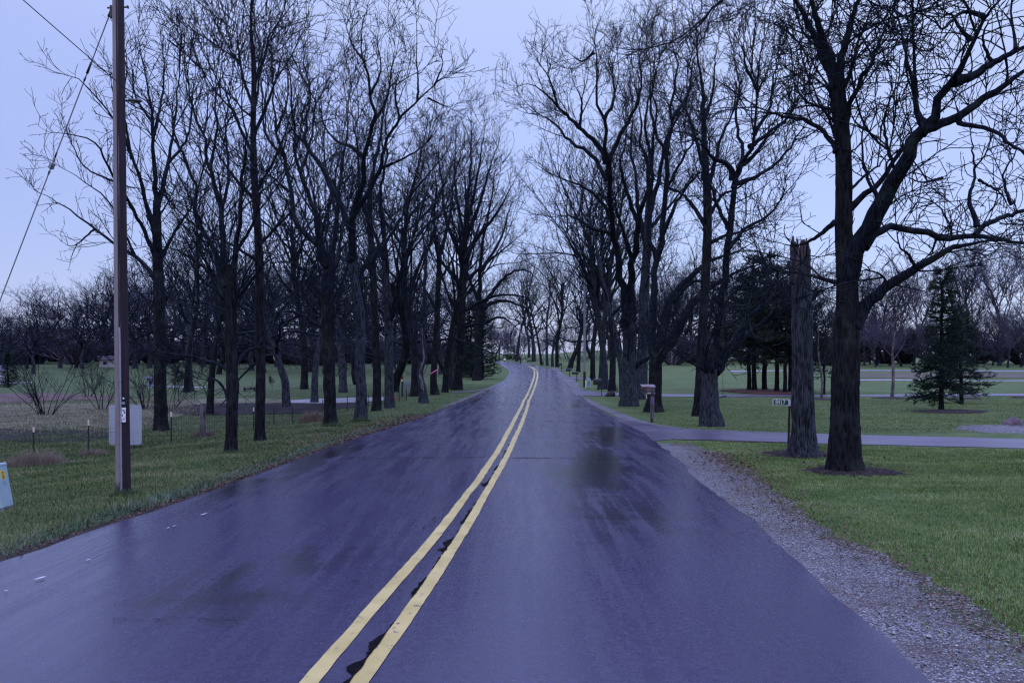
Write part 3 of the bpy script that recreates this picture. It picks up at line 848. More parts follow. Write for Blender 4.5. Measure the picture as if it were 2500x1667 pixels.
def traced_tree(name, label, trunk, limbs, seed, bark='bark', sides=20, f=1.0, tw=1.0, ln=1.0, lv=4, wig=1.0, up=0.25, zig=0.0, extra=6, exlen=2.2,
                cat='tree', group=None, spread=0.55, furrow=0.06, flare=0.26, bend=.11, exup=0.7, ex0=0.45):
    """tree whose bole and main limbs follow given outlines (px, py, width) at the distance of its foot"""
    rg = np.random.default_rng(seed)
    tr = parse(trunk)
    foot = gp(tr[0][0], tr[0][1])
    Y = foot.y
    root = empty(name, foot, label, cat, group)
    P = [tuple(at(a[0], a[1], Y)) for a in tr]; P[0] = tuple(foot)
    rad = [a[2] / 2 / F * Y for a in tr]
    o, p, r = trunk_mesh(P, rad, M[bark], root, rg, sides, flare, furrow, 0.07 if Y < 25 else 0.15)
    local(o, root)
    LP = []
    seen = [(CX + F * p_[0] / p_[1], HY + F * (CZ - p_[2]) / p_[1], Y) for p_ in p]
    for s in limbs:
        a = parse(s)
        pts = np.array([tuple(at(q[0], q[1], Y)) for q in a])
        L = np.r_[0, np.cumsum(np.linalg.norm(np.diff(pts, axis=0), axis=1))]
        end = rg.uniform(-1, 1) * spread * L[-1]
        # each limb leans towards or away from the viewer as it grows
        # a limb that forks off an earlier one starts at that one's depth
        d0 = 0.0
        if seen:
            S = np.array(seen); dd = np.hypot(S[:, 0] - a[0][0], S[:, 1] - a[0][1])
            if dd.min() < 22: d0 = S[dd.argmin(), 2] - Y
        pts = np.array([tuple(at(q[0], q[1], Y + d0 + end * (l / (L[-1] + 1e-9)) ** 1.2)) for q, l in zip(a, L)])
        ps, _ = smooth_poly(pts, np.zeros(len(pts)), 24)
        seen += [(CX + F * p_[0] / p_[1], HY + F * (CZ - p_[2]) / p_[1], p_[1]) for p_ in ps]
        LP.append((pts, [q[2] / 2 / F * Y for q in a]))
    # limbs growing fore and aft from the bole
    Lt = np.linalg.norm(np.diff(p, axis=0), axis=1).sum()
    for k in range(extra):
        t = rg.uniform(ex0, 0.98)
        i = int(t * (len(p) - 1))
        az = rg.choice([math.pi / 2, -math.pi / 2]) + rg.normal(0, .6)
        d = np.array([math.cos(az), math.sin(az), exup + rg.uniform(0, .5)]); d /= np.linalg.norm(d)
        L = exlen * rg.uniform(.6, 1.2)
        pts = [p[i]]
        for s in range(5):
            d = d + rg.normal(size=3) * .2 + np.array([0, 0, .14]); d /= np.linalg.norm(d)
            pts.append(pts[-1] + d * L / 5)
        LP.append((np.array(pts), np.linspace(min(r[i] * .45, .02 * L), .008, 6)))
    Pm, Rm = stack_limbs(LP)
    # gnarl
    n = Pm.shape[1]
    Lm = np.linalg.norm(np.diff(Pm, axis=1), axis=2).sum(1)
    nz_ = rg.normal(size=Pm.shape) * (Lm[:, None, None] / n) * 0.085 * wig
    nz_[:, :1] = 0
    Pm = Pm + nz_
    # swell where a limb leaves the wood
    Rm = Rm * (1 + 0.35 * np.exp(-np.arange(n) / 1.2))[None, :] * (1 - 0.72 * np.linspace(0, 1, n) ** 1.7)[None, :] * .95
    Rm[:, -1] = np.minimum(Rm[:, -1], .008); Rm[:, -2] = np.minimum(Rm[:, -2], .012)
    tb = Tubes()
    tb.add(Pm, Rm, 10)
    crown_fill(tb, (Pm, Rm), rg, f, tw, ln, lv, wig, up, zig, bend)
    c = tb.build('crown', M['branch'], root)
    local(c, root)
    return root, foot

def grow_tree(name, seed, H=9.0, kind='fan', bark='bark', f=1.0, tw=1.0, lv=4, twig='branch', label=None):
    """free grown bare tree at the origin"""
    rg = np.random.default_rng(seed)
    root = empty(name, (0, 0, 0))
    th = {'fan': .62, 'tall': .86, 'oak': .45, 'young': .92}[kind] * H
    k = 9
    P = np.zeros((k, 3)); d = np.array([rg.normal(0, .04), rg.normal(0, .04), 1.0])
    for i in range(1, k):
        d = d + np.r_[rg.normal(size=2) * (.07 if kind != 'oak' else .12), 0.05]; d /= np.linalg.norm(d)
        P[i] = P[i - 1] + d * th / (k - 1)
    r0 = {'fan': .014, 'tall': .0125, 'oak': .017, 'young': .012}[kind] * H
    rad = np.linspace(r0, r0 * {'fan': .5, 'tall': .22, 'oak': .6, 'young': .15}[kind], k)
    o, p, r = trunk_mesh(P, rad, M[bark], root, rg, 12, .30, .05, .16)
    LP = []
    n = {'fan': 15, 'tall': 18, 'oak': 13, 'young': 20}[kind]
    az = rg.uniform(0, 6.3)
    for j in range(n):
        t0 = {'fan': .42, 'tall': .34, 'oak': .45, 'young': .28}[kind]
        t = t0 + (1 - t0) * (j + rg.uniform(0, 1)) / n
        i = min(int(t * (len(p) - 1)), len(p) - 1)
        az += 2.4 + rg.normal(0, .4)
        el = {'fan': rg.uniform(38, 72), 'tall': rg.uniform(30, 58), 'oak': rg.uniform(5, 60), 'young': rg.uniform(35, 60)}[kind]
        L = {'fan': H * (.52 - .16 * t), 'tall': H * (.42 - .28 * t), 'oak': H * rg.uniform(.36, .55), 'young': H * (.42 - .33 * t)}[kind] * rg.uniform(.8, 1.15)
        d = np.array([math.cos(az) * math.cos(R(el)), math.sin(az) * math.cos(R(el)), math.sin(R(el))])
        pts = [p[i]]
        for s in range(8):
            wg = {'fan': .11, 'tall': .1, 'oak': .26, 'young': .07}[kind]
            d = d + rg.normal(size=3) * wg + np.array([0, 0, {'fan': .06, 'tall': .07, 'oak': .05, 'young': .07}[kind]]); d /= np.linalg.norm(d)
            pts.append(pts[-1] + d * L / 8)
        LP.append((np.array(pts), np.linspace(min(r[i] * .55, .013 * L + .01), .006 * tw, 9)))
        if kind in ('fan', 'oak') and rg.random() < .75:      # a fork
            m = int(rg.integers(3, 6)); d2 = unit(pts[m] - pts[m - 1] + rg.normal(size=3) * .45 + np.array([0, 0, .2]))
            q = [pts[m]]
            for s in range(6):
                d2 = unit(d2 + rg.normal(size=3) * wg + np.array([0, 0, .06])); q.append(q[-1] + d2 * L * .55 / 6)
            LP.append((np.array(q), np.linspace(max(.008, .007 * L), .006 * tw, 7)))
    Pm, Rm = stack_limbs(LP, 14)
    tb = Tubes(); tb.add(Pm, Rm, 7)
    sc = H / 9.0
    crown_fill(tb, (Pm, Rm), rg, f / sc ** .75, tw, sc, lv, 1.25 if kind == 'oak' else .9, .25)
    tb.build('crown', M[twig], root)
    root["H"] = H
    return root

_used = set()
def plant(proto, px, py, top, label, group=None, cat='tree', rz=0.0, sx=1.0, lean=0.0, kind=None):
    """stand a copy of a prototype with its foot on the ground at a photo pixel and the given height"""
    P = gp(px, py)
    H = (py - top) / F * P.y
    o = proto if proto.name not in _used else copy_tree(proto)
    _used.add(o.name)
    s = H / proto["H"]
    o.location = (P.x, P.y, P.z - 0.05)
    o.scale = (s * sx, s * sx, s)
    o.rotation_euler = (0, R(lean), rz)
    for k in ("label", "category", "group"):
        if k in o: del o[k]
    tag(o, label, cat, group)
    return o

# ---- the six big trees on the right, outlines from their real shapes
traced_tree('walnut_tree', 'massive dark walnut tree right of the broken trunk, long bare limbs over the lawn',
    "2059,1152,74 2062,1040,66 2066,902,62 2068,790,56 2068,700,50 2064,640,44 2060,558,39 2061,446,38 2057,335,35 2046,223,32 2036,175,30",
    ["2080,790,44 2095,768,38 2121,737,31 2166,701,28 2224,661,27 2282,629,25 2327,603,22 2371,594,18 2440,585,10",
     "2068,680,44 2086,634,46 2104,594,46 2130,545,46 2171,460,42 2202,402,40 2229,348,38 2255,308,34 2287,263,28 2322,210,26 2336,187,26 2354,138,20 2380,80,17 2407,36,14 2443,0,12 2480,-60,8",
     "2330,197,24 2371,187,19 2425,152,17 2500,116,13 2600,70,8",
     "2250,318,30 2273,312,22 2336,286,20 2389,250,20 2443,214,18 2500,174,15 2620,130,7",
     "2258,305,20 2242,286,14 2237,237,11 2220,178,9 2206,103,8 2188,22,7 2170,-60,5",
     "2238,240,9 2233,178,8 2229,89,7 2229,0,7 2224,-60,5",
     "2340,290,14 2349,303,11 2425,319,10 2470,353,9 2500,370,8 2580,420,5",
     "2385,553,13 2367,482,10 2380,437,9 2376,379,8 2367,312,6",
     "2105,600,30 2130,571,20 2170,556,18 2215,558,18 2269,571,18 2336,580,18 2403,580,17 2500,594,14 2640,600,8",
     "2380,575,13 2403,553,14 2447,531,14 2500,513,12 2600,470,7",
     "2042,372,15 2036,357,13 2014,326,12 1987,304,12 1952,290,12 1916,288,11 1885,277,9 1830,300,6",
     "2034,275,10 2032,268,9 1996,259,8 1960,240,6 1930,180,5",
     "2046,548,16 2041,540,15 2014,563,13 1983,585,11 1940,600,7 1890,590,5",
     "2040,690,12 2032,688,11 1992,676,10 1960,668,8 1900,660,6",
     "2042,215,26 2014,147,22 1979,67,19 1947,9,16 1925,-50,12 1890,-110,8",
     "1940,-20,12 1850,-70,11 1767,0,10 1731,29,9 1698,73,8 1669,102,6 1630,170,4",
     "2040,195,26 2023,134,21 1996,54,20 1983,0,18 1965,-90,12",
     "2046,200,25 2054,147,21 2068,89,20 2086,27,18 2095,0,17 2110,-80,12",
     "2150,500,10 2120,440,8 2105,380,7 2110,300,5 2140,230,4",
     "2190,430,9 2165,350,8 2160,290,6 2175,220,5 2165,150,4",
     "2070,470,8 2110,430,7 2150,400,6 2180,340,4",
     "2240,660,9 2215,620,8 2195,600,6 2188,550,5", "2130,735,8 2160,680,7 2110,660,5 2100,690,4",
     "2400,40,10 2350,30,8 2300,70,7 2275,40,5 2240,60,4", "2370,100,10 2345,70,8 2320,35,7 2290,50,5",
     "1990,110,8 2030,60,6 2040,10,5", "2420,150,8 2400,100,6 2415,50,5 2450,20,4", "2480,120,8 2470,60,6 2440,20,5",
     "2390,440,7 2440,470,6 2460,500,4", "2300,435,7 2250,445,6 2210,430,5", "2470,500,8 2450,430,6 2480,370,5 2490,300,4",
     "2290,575,7 2270,620,5 2240,640,4", "2120,320,6 2090,300,5 2070,260,4"],
    11, 'bark', 28, f=.95, tw=1.08, ln=0.88, wig=1.25, up=0.10, zig=0.04, bend=.24, extra=7, exlen=2.6, spread=0.5, furrow=0.065)

fork, _ff = traced_tree('forked_tree', 'grey furrowed tree with a round knot hole and a pale peeled limb near the swing',
    "1733,1041,45 1731,990,40 1731,950,38 1734,900,40",
    ["1734,912,30 1742,870,24 1747,845,20 1759,784,18 1767,722,18 1771,661,19 1776,600,19 1780,531,19 1792,449,17 1808,408,15 1829,359,13 1845,300,10 1850,200,8 1862,110,6 1870,40,4",
     "1745,905,26 1759,894,25 1771,861,24 1796,824,22 1820,788,19 1840,763,17 1880,735,14 1925,700,10 1990,672,6",
     "1752,890,20 1790,850,15 1830,812,13 1870,780,11 1900,740,9 1925,690,6",
     "1788,440,14 1785,415,14 1770,398,12 1755,394,11 1735,380,9 1715,350,8 1690,330,7 1640,320,5",
     "1800,410,11 1830,390,10 1870,340,8 1900,310,6 1935,250,4",
     "1778,560,11 1750,500,9 1730,440,8 1720,380,6 1722,300,5", "1790,460,10 1812,380,9 1800,300,8 1805,210,6 1790,120,5 1800,40,4",
     "1775,610,11 1820,560,9 1870,530,8 1910,480,6 1925,400,4", "1840,330,9 1880,260,7 1890,180,5 1915,110,4", "1850,220,7 1820,160,6 1815,80,4", "1829,359,10 1870,330,8 1920,290,7 1965,220,5 1980,150,4", "1792,449,11 1850,430,9 1905,390,8 1950,330,6 1985,260,4"],
    12, 'bark_grey', 24, f=1.0, tw=1.15, ln=0.95, wig=1.2, extra=3, exlen=2.2, zig=0.06)

def on_tree(root, foot, name, pts, m, dy):
    Y = foot.y; tb = Tubes()
    P3, R3 = smooth_poly([tuple(at(x, y, Y + dy) - foot) for x, y, _ in pts], [v / 2 / F * Y for *_, v in pts], 26)
    R3 = R3 * (1 + .12 * np.sin(np.arange(26) * 1.9))
    tb.add(P3[None], R3[None], 9); return tb.build(name, m, root)
on_tree(fork, _ff, 'peeled_wood', [(1751, 815, 3), (1756, 780, 9), (1761, 745, 11), (1766, 715, 13), (1769, 685, 9), (1771, 655, 3)], M['bare_wood'], -.055)
bm = bmesh.new(); ball(bm, at(1737, 914, _ff.y - .155) - _ff, (.048, .03, .055), 16); bm_obj('knot_hole', bm, M['post_black'], fork, True)
traced_tree('slender_tree', 'straight dark slender tree just left of the knot-hole tree',
    "1704,1016,27 1708,960,24 1711,880,23 1716,804,22 1722,682,22 1727,592,22 1727,490,20 1722,400,17",
    ["1723,440,17 1718,306,15 1718,224,12 1705,150,9 1700,60,6", "1724,480,13 1745,400,11 1760,340,9 1790,270,7 1800,180,5",
     "1722,420,12 1700,350,10 1680,280,8 1650,230,6 1640,150,4", "1726,560,12 1690,500,10 1660,470,8 1620,450,6 1580,400,4",
     "1727,540,11 1760,480,9 1800,460,8 1850,430,5", "1718,300,9 1740,230,7 1745,150,5 1760,80,4", "1726,600,10 1770,575,9 1830,560,7 1880,530,5"],
    13, 'bark', 18, f=1.0, tw=1.15, wig=1.1, extra=4, exlen=2.0)

traced_tree('spreading_tree', 'broad dark tree behind the wooden mailbox with flared roots and heavy limbs sweeping right',
    "1597,1006,42 1597,985,34 1599,940,30 1600,886,29 1600,850,30",
    ["1600,870,24 1596,800,19 1596,763,18 1602,682,17 1608,612,17 1624,490,16 1633,367,15 1645,265,13 1650,180,10 1640,90,7 1652,30,5",
     "1603,875,30 1612,861,30 1641,829,28 1665,784,26 1690,743,24 1727,705,20 1770,680,15 1820,655,11 1880,640,7",
     "1606,850,24 1620,804,24 1633,743,23 1669,694,21 1710,653,18 1750,630,14 1800,615,10 1850,580,6",
     "1606,640,13 1580,560,11 1584,490,11 1580,408,10 1563,347,9 1567,310,8 1559,250,6 1565,160,4",
     "1612,590,12 1650,500,10 1690,440,9 1740,410,8 1790,400,5", "1634,380,10 1600,320,8 1590,250,7 1600,170,5 1590,90,4",
     "1642,290,10 1680,230,8 1690,160,6 1720,90,4", "1640,740,12 1690,690,10 1740,690,8 1800,700,5", "1628,460,9 1660,400,8 1700,330,6 1720,250,4"],
    14, 'bark', 22, f=1.0, tw=1.15, wig=1.25, extra=4, exlen=2.4, zig=0.05)

traced_tree('twin_stem_tree', 'thick two-toned tree left of the wooden mailbox, wide crown reaching over the road',
    "1537,992,38 1536,960,34 1536,900,33 1537,840,33 1534,780,32",
    ["1540,905,18 1560,886,16 1580,876,15 1600,862,13", "1530,800,24 1522,722,20 1510,640,18 1494,531,15 1482,408,14 1478,306,12 1461,245,10 1457,163,8 1453,102,6 1446,60,4",
     "1480,400,12 1461,355,12 1416,314,10 1363,261,9 1322,220,7 1295,205,5 1265,212,4", "1482,440,11 1478,429,11 1445,380,10 1396,347,9 1350,300,7 1300,270,5 1275,262,4",
     "1486,430,12 1486,396,12 1510,339,11 1551,261,9 1567,204,7 1560,120,5 1572,60,4", "1497,540,10 1465,490,9 1430,460,8 1380,440,6 1330,420,4",
     "1540,790,22 1539,722,20 1545,640,18 1558,560,16 1575,480,14 1590,400,12 1600,310,9 1595,220,7 1610,130,5",
     "1545,640,12 1520,560,11 1500,500,9", "1560,550,11 1530,470,10 1515,400,8 1530,330,6 1520,260,5", "1450,130,6 1420,150,5 1390,130,4",
     "1475,290,8 1500,240,7 1495,170,5 1510,110,4", "1415,312,7 1420,250,6 1400,200,4", "1362,262,6 1340,190,5 1310,150,4", "1500,570,9 1450,560,8 1400,530,6 1340,530,4"],
    15, 'bark_grey', 22, f=1.0, tw=1.15, wig=1.15, extra=4, exlen=2.4)

traced_tree('leaning_tree', 'pale grey tree behind the two-toned trunk, partly hidden',
    "1568,975,34 1567,930,29 1568,880,26 1570,800,24 1574,700,22 1580,600,20 1584,500,17",
    ["1580,600,15 1560,520,12 1555,440,10 1540,360,8 1545,280,6 1535,200,4", "1584,520,14 1610,430,11 1625,340,9 1670,260,7 1680,170,5 1700,100,4", "1582,560,11 1620,520,9 1660,470,7 1690,430,5", "1584,500,12 1590,400,10 1575,300,8 1590,210,6 1580,120,4"],
    16, 'bark_grey', 16, f=1.0, tw=1.3, extra=4, exlen=2.4)

# broken trunk: a snapped dead bole with splintered top
rg = np.random.default_rng(5)
foot = gp(1964, 1115)
root = empty('broken_trunk', foot, 'tall snapped grey tree trunk with splintered reddish top beside the green number sign', 'tree trunk')
Pk = [tuple(at(x, y, foot.y)) for x, y in ((1964, 1115), (1963, 1060), (1960, 950), (1958, 850), (1957, 760), (1956, 690), (1955, 650))]; Pk[0] = tuple(foot)
o, p, r = trunk_mesh(Pk, [v / 2 / F * foot.y for v in (62, 53, 50, 47, 46, 46, 45)], M['bark_grey'], root, rg, 28, .28, .05, .05, True)
local(o, root)
tb = Tubes()
u = foot.y / F
for k in range(34):
    a = rg.uniform(0, 6.3); rr_ = 21 * u * math.sqrt(rg.uniform(.15, 1))
    b = np.array(p[-1]) + np.array([math.cos(a) * rr_, math.sin(a) * rr_, -0.30])
    hgt = (rg.uniform(35, 68)) * u + 0.30
    if math.cos(a) < -.3: hgt += 8 * u
    pts = np.array([b, b + [rg.normal(0, .01), rg.normal(0, .01), hgt * .6], b + [rg.normal(0, .02), rg.normal(0, .02), hgt]])
    P3, R3 = smooth_poly(pts, [.030, .024, .008 + .01 * rg.random()], 8)
    tb.add(P3[None], R3[None], 5)
s_ = tb.build('splintered_top', M['broken_wood'], root); local(s_, root)
# bark sleeve left standing around the snapped core
n_, sd_ = 14, 26
thh = np.linspace(0, 2 * np.pi, sd_, endpoint=False)
V = []
for i in range(n_):
    for j, a in enumerate(thh):
        jag = 0.72 + 0.28 * math.sin(3 * a + 1) * math.sin(7 * a) + (0.25 if math.cos(a) < -.2 else 0) - (.45 if abs(a - 4.6) < .5 else 0)
        z = p[-1][2] - .35 + (.35 + 62 * u * max(jag, .12) * .95) * i / (n_ - 1)
        q_ = 23.2 * u * (1 + .04 * math.sin(9 * a + i))
        V.append((p[-1][0] - 1 * u * i / n_ + math.cos(a) * q_, p[-1][1] + math.sin(a) * q_, z))
i = np.arange(n_ - 1)[:, None] * sd_ + np.arange(sd_)[None]; j = np.arange(n_ - 1)[:, None] * sd_ + (np.arange(sd_)[None] + 1) % sd_
bs = mesh_obj('bark_sleeve', V, [np.stack([i, j, j + sd_, i + sd_], -1).reshape(-1, 4)], M['bark_grey'], root); local(bs, root)
md = bs.modifiers.new('thick', 'SOLIDIFY'); md.thickness = 0.02

# ---- the row on the left
traced_tree('roadside_tree', 'bare tree right behind the utility pole, branches reaching far left across the guy wire',
    "392,1052,31 391,960,28 390,850,27 388,720,26 385,640,24 383,560,20 382,490,16",
    ["388,690,12 330,625,10 282,596,9 184,522,7 120,480,5 86,465,4", "386,640,11 330,520,9 282,440,8 228,347,7 155,327,5 122,322,4",
     "384,600,11 330,400,9 282,300,7 220,220,6 180,190,5 139,176,4", "383,500,13 378,408,11 373,327,9 369,265,8 359,204,6 340,110,5 338,50,3",
     "383,510,12 408,408,10 420,347,8 432,240,6 440,140,5 436,60,3", "384,580,12 355,490,10 343,440,9 322,380,8 310,351,7 285,250,6 262,165,4",
     "376,330,7 395,240,6 400,150,5 390,80,3", "330,625,6 270,500,5 200,440,4 130,400,3", "388,640,10 430,560,8 470,500,6 500,430,4",
     "322,390,7 300,260,6 310,160,5 300,90,3", "230,560,5 180,600,4 150,590,3", "282,445,5 200,400,4 150,280,3", "410,400,7 460,330,6 470,240,5 480,130,3", "372,300,6 330,230,5 320,120,3"],
    21, 'bark', 18, f=0.78, tw=1.1, ln=0.72, wig=.8, up=.32, extra=4, exlen=2.0)

traced_tree('roadside_tree', 'nearest dark trunk of the left row, with thin low dead limbs',
    "565,1103,27 566,1000,27 567,926,28 563,804,28 566,702,28 556,650,28",
    ["556,905,8 551,902,9 535,888,8 510,881,7 460,868,5 408,861,4 350,840,3", "556,975,7 545,945,6 526,926,5 486,920,3", "580,890,8 592,868,8 612,853,7 650,845,5 700,850,3",
     "560,690,19 547,640,16 539,510,14 510,408,12 500,339,10 469,265,8 455,170,6 450,90,4", "552,700,15 525,620,13 500,570,12 482,530,11 478,469,10 449,380,9 400,306,7 350,235,5 320,190,3",
     "565,690,16 575,610,14 585,540,12 590,450,10 600,350,8 590,240,6 596,130,4", "560,720,13 530,680,11 480,640,9 430,610,7 370,600,5", "540,520,9 560,430,8 550,330,7 560,230,5 555,140,3",
     "568,740,11 610,690,9 650,640,8 700,620,5", "512,410,8 530,320,7 525,220,5 540,110,3", "575,620,9 620,540,8 640,460,6 660,380,4", "440,370,6 420,290,5 430,200,3", "552,760,7 500,740,6 440,735,4"],
    22, 'bark', 20, f=0.9, tw=1.02, ln=.95, wig=.9, up=.3, extra=4, exlen=2.0)

traced_tree('roadside_tree', 'tall straight dark trunk of the left row standing close to the nearest trunk',
    "634,1078,26 635,1010,23 636,900,22 635,845,22 634,760,21 633,641,20 629,560,18 622,449,17 618,327,14 620,204,12 617,110,10",
    ["617,130,10 612,60,8 616,-20,6 620,-90,4", "620,210,8 645,140,7 660,70,5 670,10,4", "619,260,8 590,180,7 580,90,5 570,10,4", "620,330,9 655,250,8 680,170,6 700,80,4", "620,380,9 580,300,8 550,220,6 540,130,4",
     "624,470,9 670,390,8 700,310,6 720,230,4", "625,490,9 570,430,8 530,370,6 500,300,4", "630,600,8 690,540,7 730,490,5 760,430,3", "632,640,8 570,600,7 520,570,5 480,520,3", "618,300,7 632,200,6 642,110,5 650,40,3", "635,850,6 600,830,5 560,830,4 500,850,3"],
    23, 'bark', 16, f=0.9, tw=1.02, ln=.9, wig=.8, up=.35, extra=5, exlen=1.8, ex0=.35)

traced_tree('roadside_tree', 'stout furrowed trunk of the left row beside the pale pink grass tuft, several upright stems',
    "808,1037,30 806,980,27 804,906,28 802,850,30 800,780,30 798,722,30",
    ["800,740,24 796,620,20 782,600,18 751,580,16 718,535,14 710,469,13 694,388,12 678,327,10 669,245,8 665,140,6 660,60,4", "797,650,18 780,612,15 773,531,13 751,478,12 731,408,10 718,335,9 708,224,7 700,130,5 695,70,3",
     "800,720,18 812,620,15 822,520,12 830,430,10 845,340,8 850,250,6 870,170,4", "792,800,10 770,790,9 740,770,8 700,760,6 640,770,4", "690,380,8 650,330,7 640,250,5 635,160,3", "735,420,8 760,340,7 770,250,5 780,170,3",
     "800,760,12 770,700,11 730,650,9 690,640,7 640,650,4", "675,320,7 700,250,6 705,170,4", "822,530,8 800,440,7 790,350,5 800,260,3", "706,470,7 660,430,6 620,420,4"],
    24, 'bark', 20, f=0.9, tw=1.05, ln=.95, wig=.95, up=.3, extra=4, exlen=2.0)

traced_tree('crooked_tree', 'crooked grey tree of the left row with a leaning second stem and zigzag crown',
    "880,1025,29 882,967,25 880,920,25 878,886,25 880,845,24 878,763,23 865,682,22 856,620,21",
    ["872,935,16 865,900,16 861,865,16 841,829,15 815,800,13 790,770,10 770,720,8", "856,640,20 861,543,17 861,518,17 882,469,15 882,400,14 892,367,13 914,294,12 902,224,10 894,155,8 882,90,6 898,24,4",
     "858,560,16 830,500,15 815,470,15 804,441,14 780,408,13 751,359,12 740,330,10 749,286,9 759,237,8 745,170,6 735,90,4", "861,530,14 902,461,12 927,412,11 943,347,10 976,290,9 1020,245,8 1069,200,6 1106,171,4",
     "886,385,9 860,360,8 820,343,7 790,300,5 780,230,4", "914,300,8 945,240,7 955,170,5 965,110,3", "890,150,6 860,110,5 845,60,3", "1020,245,6 1020,180,5 1010,130,3", "975,292,6 965,220,5 985,150,3", "1060,210,5 1080,160,4 1075,125,3",
     "866,690,11 900,640,10 935,590,8 960,540,6 985,470,4", "930,410,7 980,390,6 1040,350,5 1080,300,3", "753,355,7 720,330,6 690,300,4", "905,230,6 930,170,5 920,100,3", "1045,240,5 1090,260,4 1115,255,3"],
    25, 'bark_grey', 20, f=.82, tw=1.1, ln=.95, wig=1.2, up=.22, extra=3, exlen=2.2, zig=.06)

traced_tree('roadside_tree', 'dark straight trunk between the crooked grey tree and the two-toned left trunk',
    "920,1003,22 920,950,20 920,886,20 914,763,18 910,641,16 903,560,14 902,490,12",
    ["902,500,11 915,400,9 930,330,8 935,250,6 945,180,4", "905,560,10 880,470,8 875,380,7 860,290,5 850,220,3", "910,640,10 950,580,8 985,520,7 1010,450,5 1030,380,3", "915,760,8 890,700,7 850,680,5", "918,880,7 895,872,6 870,880,4"],
    26, 'bark', 14, f=1.0, tw=1.15, extra=4, exlen=2.2)

traced_tree('two_toned_tree', 'two-toned left row trunk, grey and black, standing next to the orange marker',
    "952,996,24 950,950,22 949,880,22 949,804,21 944,722,20 940,640,17",
    ["948,790,14 960,755,13 980,661,12 990,560,10 1000,480,8 1020,400,6 1040,330,4", "942,660,14 935,560,12 930,470,10 945,380,8 940,300,6 955,230,4", "985,620,9 996,539,9 1033,490,7 1050,450,5", "942,650,11 910,560,9 880,500,7 860,430,5", "950,820,9 930,760,8 890,740,6", "1000,480,6 1050,420,5 1080,380,3"],
    27, 'bark_grey', 16, f=1.0, tw=1.15, extra=4, exlen=2.2)

ded, _df = traced_tree('dead_tree', 'twisted half-dead trunk with a pale stripped streak, nearest the left gravel edge',
    "1034,984,22 1030,945,17 1026,915,15 1029,896,14 1036,872,12 1032,832,11 1029,790,11",
    ["1030,800,10 1035,720,9 1040,640,8 1030,560,6 1040,480,4", "1030,880,7 1012,850,6 1000,800,5 1010,730,4"],
    28, 'bark_grey', 14, f=.9, tw=1.25, extra=2, exlen=2.0, flare=.3)
on_tree(ded, _df, 'peeled_wood', [(1035, 968, 3), (1032, 950, 7), (1028, 925, 7), (1025, 912, 4), (1029, 896, 5), (1035, 874, 5), (1032, 840, 3), (1030, 800, 2)], M['bare_wood'], -.16)
traced_tree('roadside_tree', 'dark tree with a pink strip of tape around its trunk',
    "1062,964,20 1058,930,16 1060,890,15 1066,800,14 1070,700,13 1074,600,11",
    ["1072,640,9 1060,540,8 1065,450,6 1050,380,4", "1074,620,9 1100,520,8 1110,430,6 1130,350,4", "1066,760,8 1030,690,7 1010,640,5", "1070,690,7 1100,640,6 1120,590,4"],
    29, 'bark', 12, f=1.0, tw=1.25, extra=4, exlen=2.6)
traced_tree('dome_tree', 'tall left tree with an even dome crown next to the road gap',
    "1116,952,25 1118,920,21 1123,880,20 1125,816,19 1128,740,18 1131,682,17 1133,620,15 1135,571,13",
    ["1134,600,11 1142,500,9 1149,400,8 1150,330,6 1149,273,4", "1134,590,11 1170,500,9 1190,430,7 1210,370,5 1222,335,3", "1133,620,11 1190,550,9 1225,500,7 1250,450,5 1270,420,3", "1132,640,11 1090,540,9 1080,450,7 1070,380,5 1080,310,3",
     "1131,690,10 1190,640,8 1240,600,6 1275,570,4", "1134,580,9 1115,480,8 1110,390,6 1115,310,4", "1130,700,9 1080,640,8 1050,560,6 1030,500,4", "1128,760,10 1190,730,8 1240,720,7 1290,730,5 1320,760,3", "1135,571,10 1160,460,8 1175,370,6 1185,300,4", "1126,800,8 1170,790,6 1215,800,4"],
    30, 'bark', 16, f=.85, tw=1.2, ln=1.15, wig=.8, up=.3, extra=7, exlen=3.4, ex0=.4)
traced_tree('arching_tree', 'farthest big tree of the left row with low arching branches over the road bend',
    "1163,929,21 1165,900,17 1167,860,16 1168,800,15 1170,740,14",
    ["1169,770,12 1200,740,10 1240,735,9 1280,752,7 1310,780,5", "1170,750,12 1175,650,10 1185,560,8 1200,480,6 1210,400,4", "1169,760,10 1220,690,9 1265,660,7 1300,670,5 1330,700,3", "1170,740,9 1140,660,8 1130,580,6", "1168,800,8 1215,775,7 1250,790,5 1275,815,3", "1175,660,8 1220,590,7 1240,520,5 1260,470,3"],
    31, 'bark', 14, f=.9, tw=1.3, ln=1.25, extra=6, exlen=3.6, ex0=.5)
# ------------------------------------------------------------------ free grown trees, copied about
fanA = grow_tree('bare_tree', 101, 11, 'fan', 'bark', .42, 1.3, 3)
fanB = grow_tree('bare_tree', 102, 11, 'fan', 'bark_grey', .42, 1.3, 3)
oakA = grow_tree('bare_tree', 103, 11, 'oak', 'bark', .42, 1.4, 3)
oakB = grow_tree('bare_tree', 104, 11, 'oak', 'bark_grey', .42, 1.4, 3)
talA = grow_tree('bare_tree', 105, 12, 'tall', 'bark', .46, 1.3, 3)
talB = grow_tree('bare_tree', 106, 12, 'tall', 'bark_grey', .46, 1.3, 3)
redA = grow_tree('bare_tree', 107, 10, 'fan', 'bark', .8, 2.0, 3, 'twig_red')
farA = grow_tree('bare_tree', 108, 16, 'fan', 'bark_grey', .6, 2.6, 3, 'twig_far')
farB = grow_tree('bare_tree', 109, 16, 'tall', 'bark_grey', .6, 2.6, 3, 'twig_far')
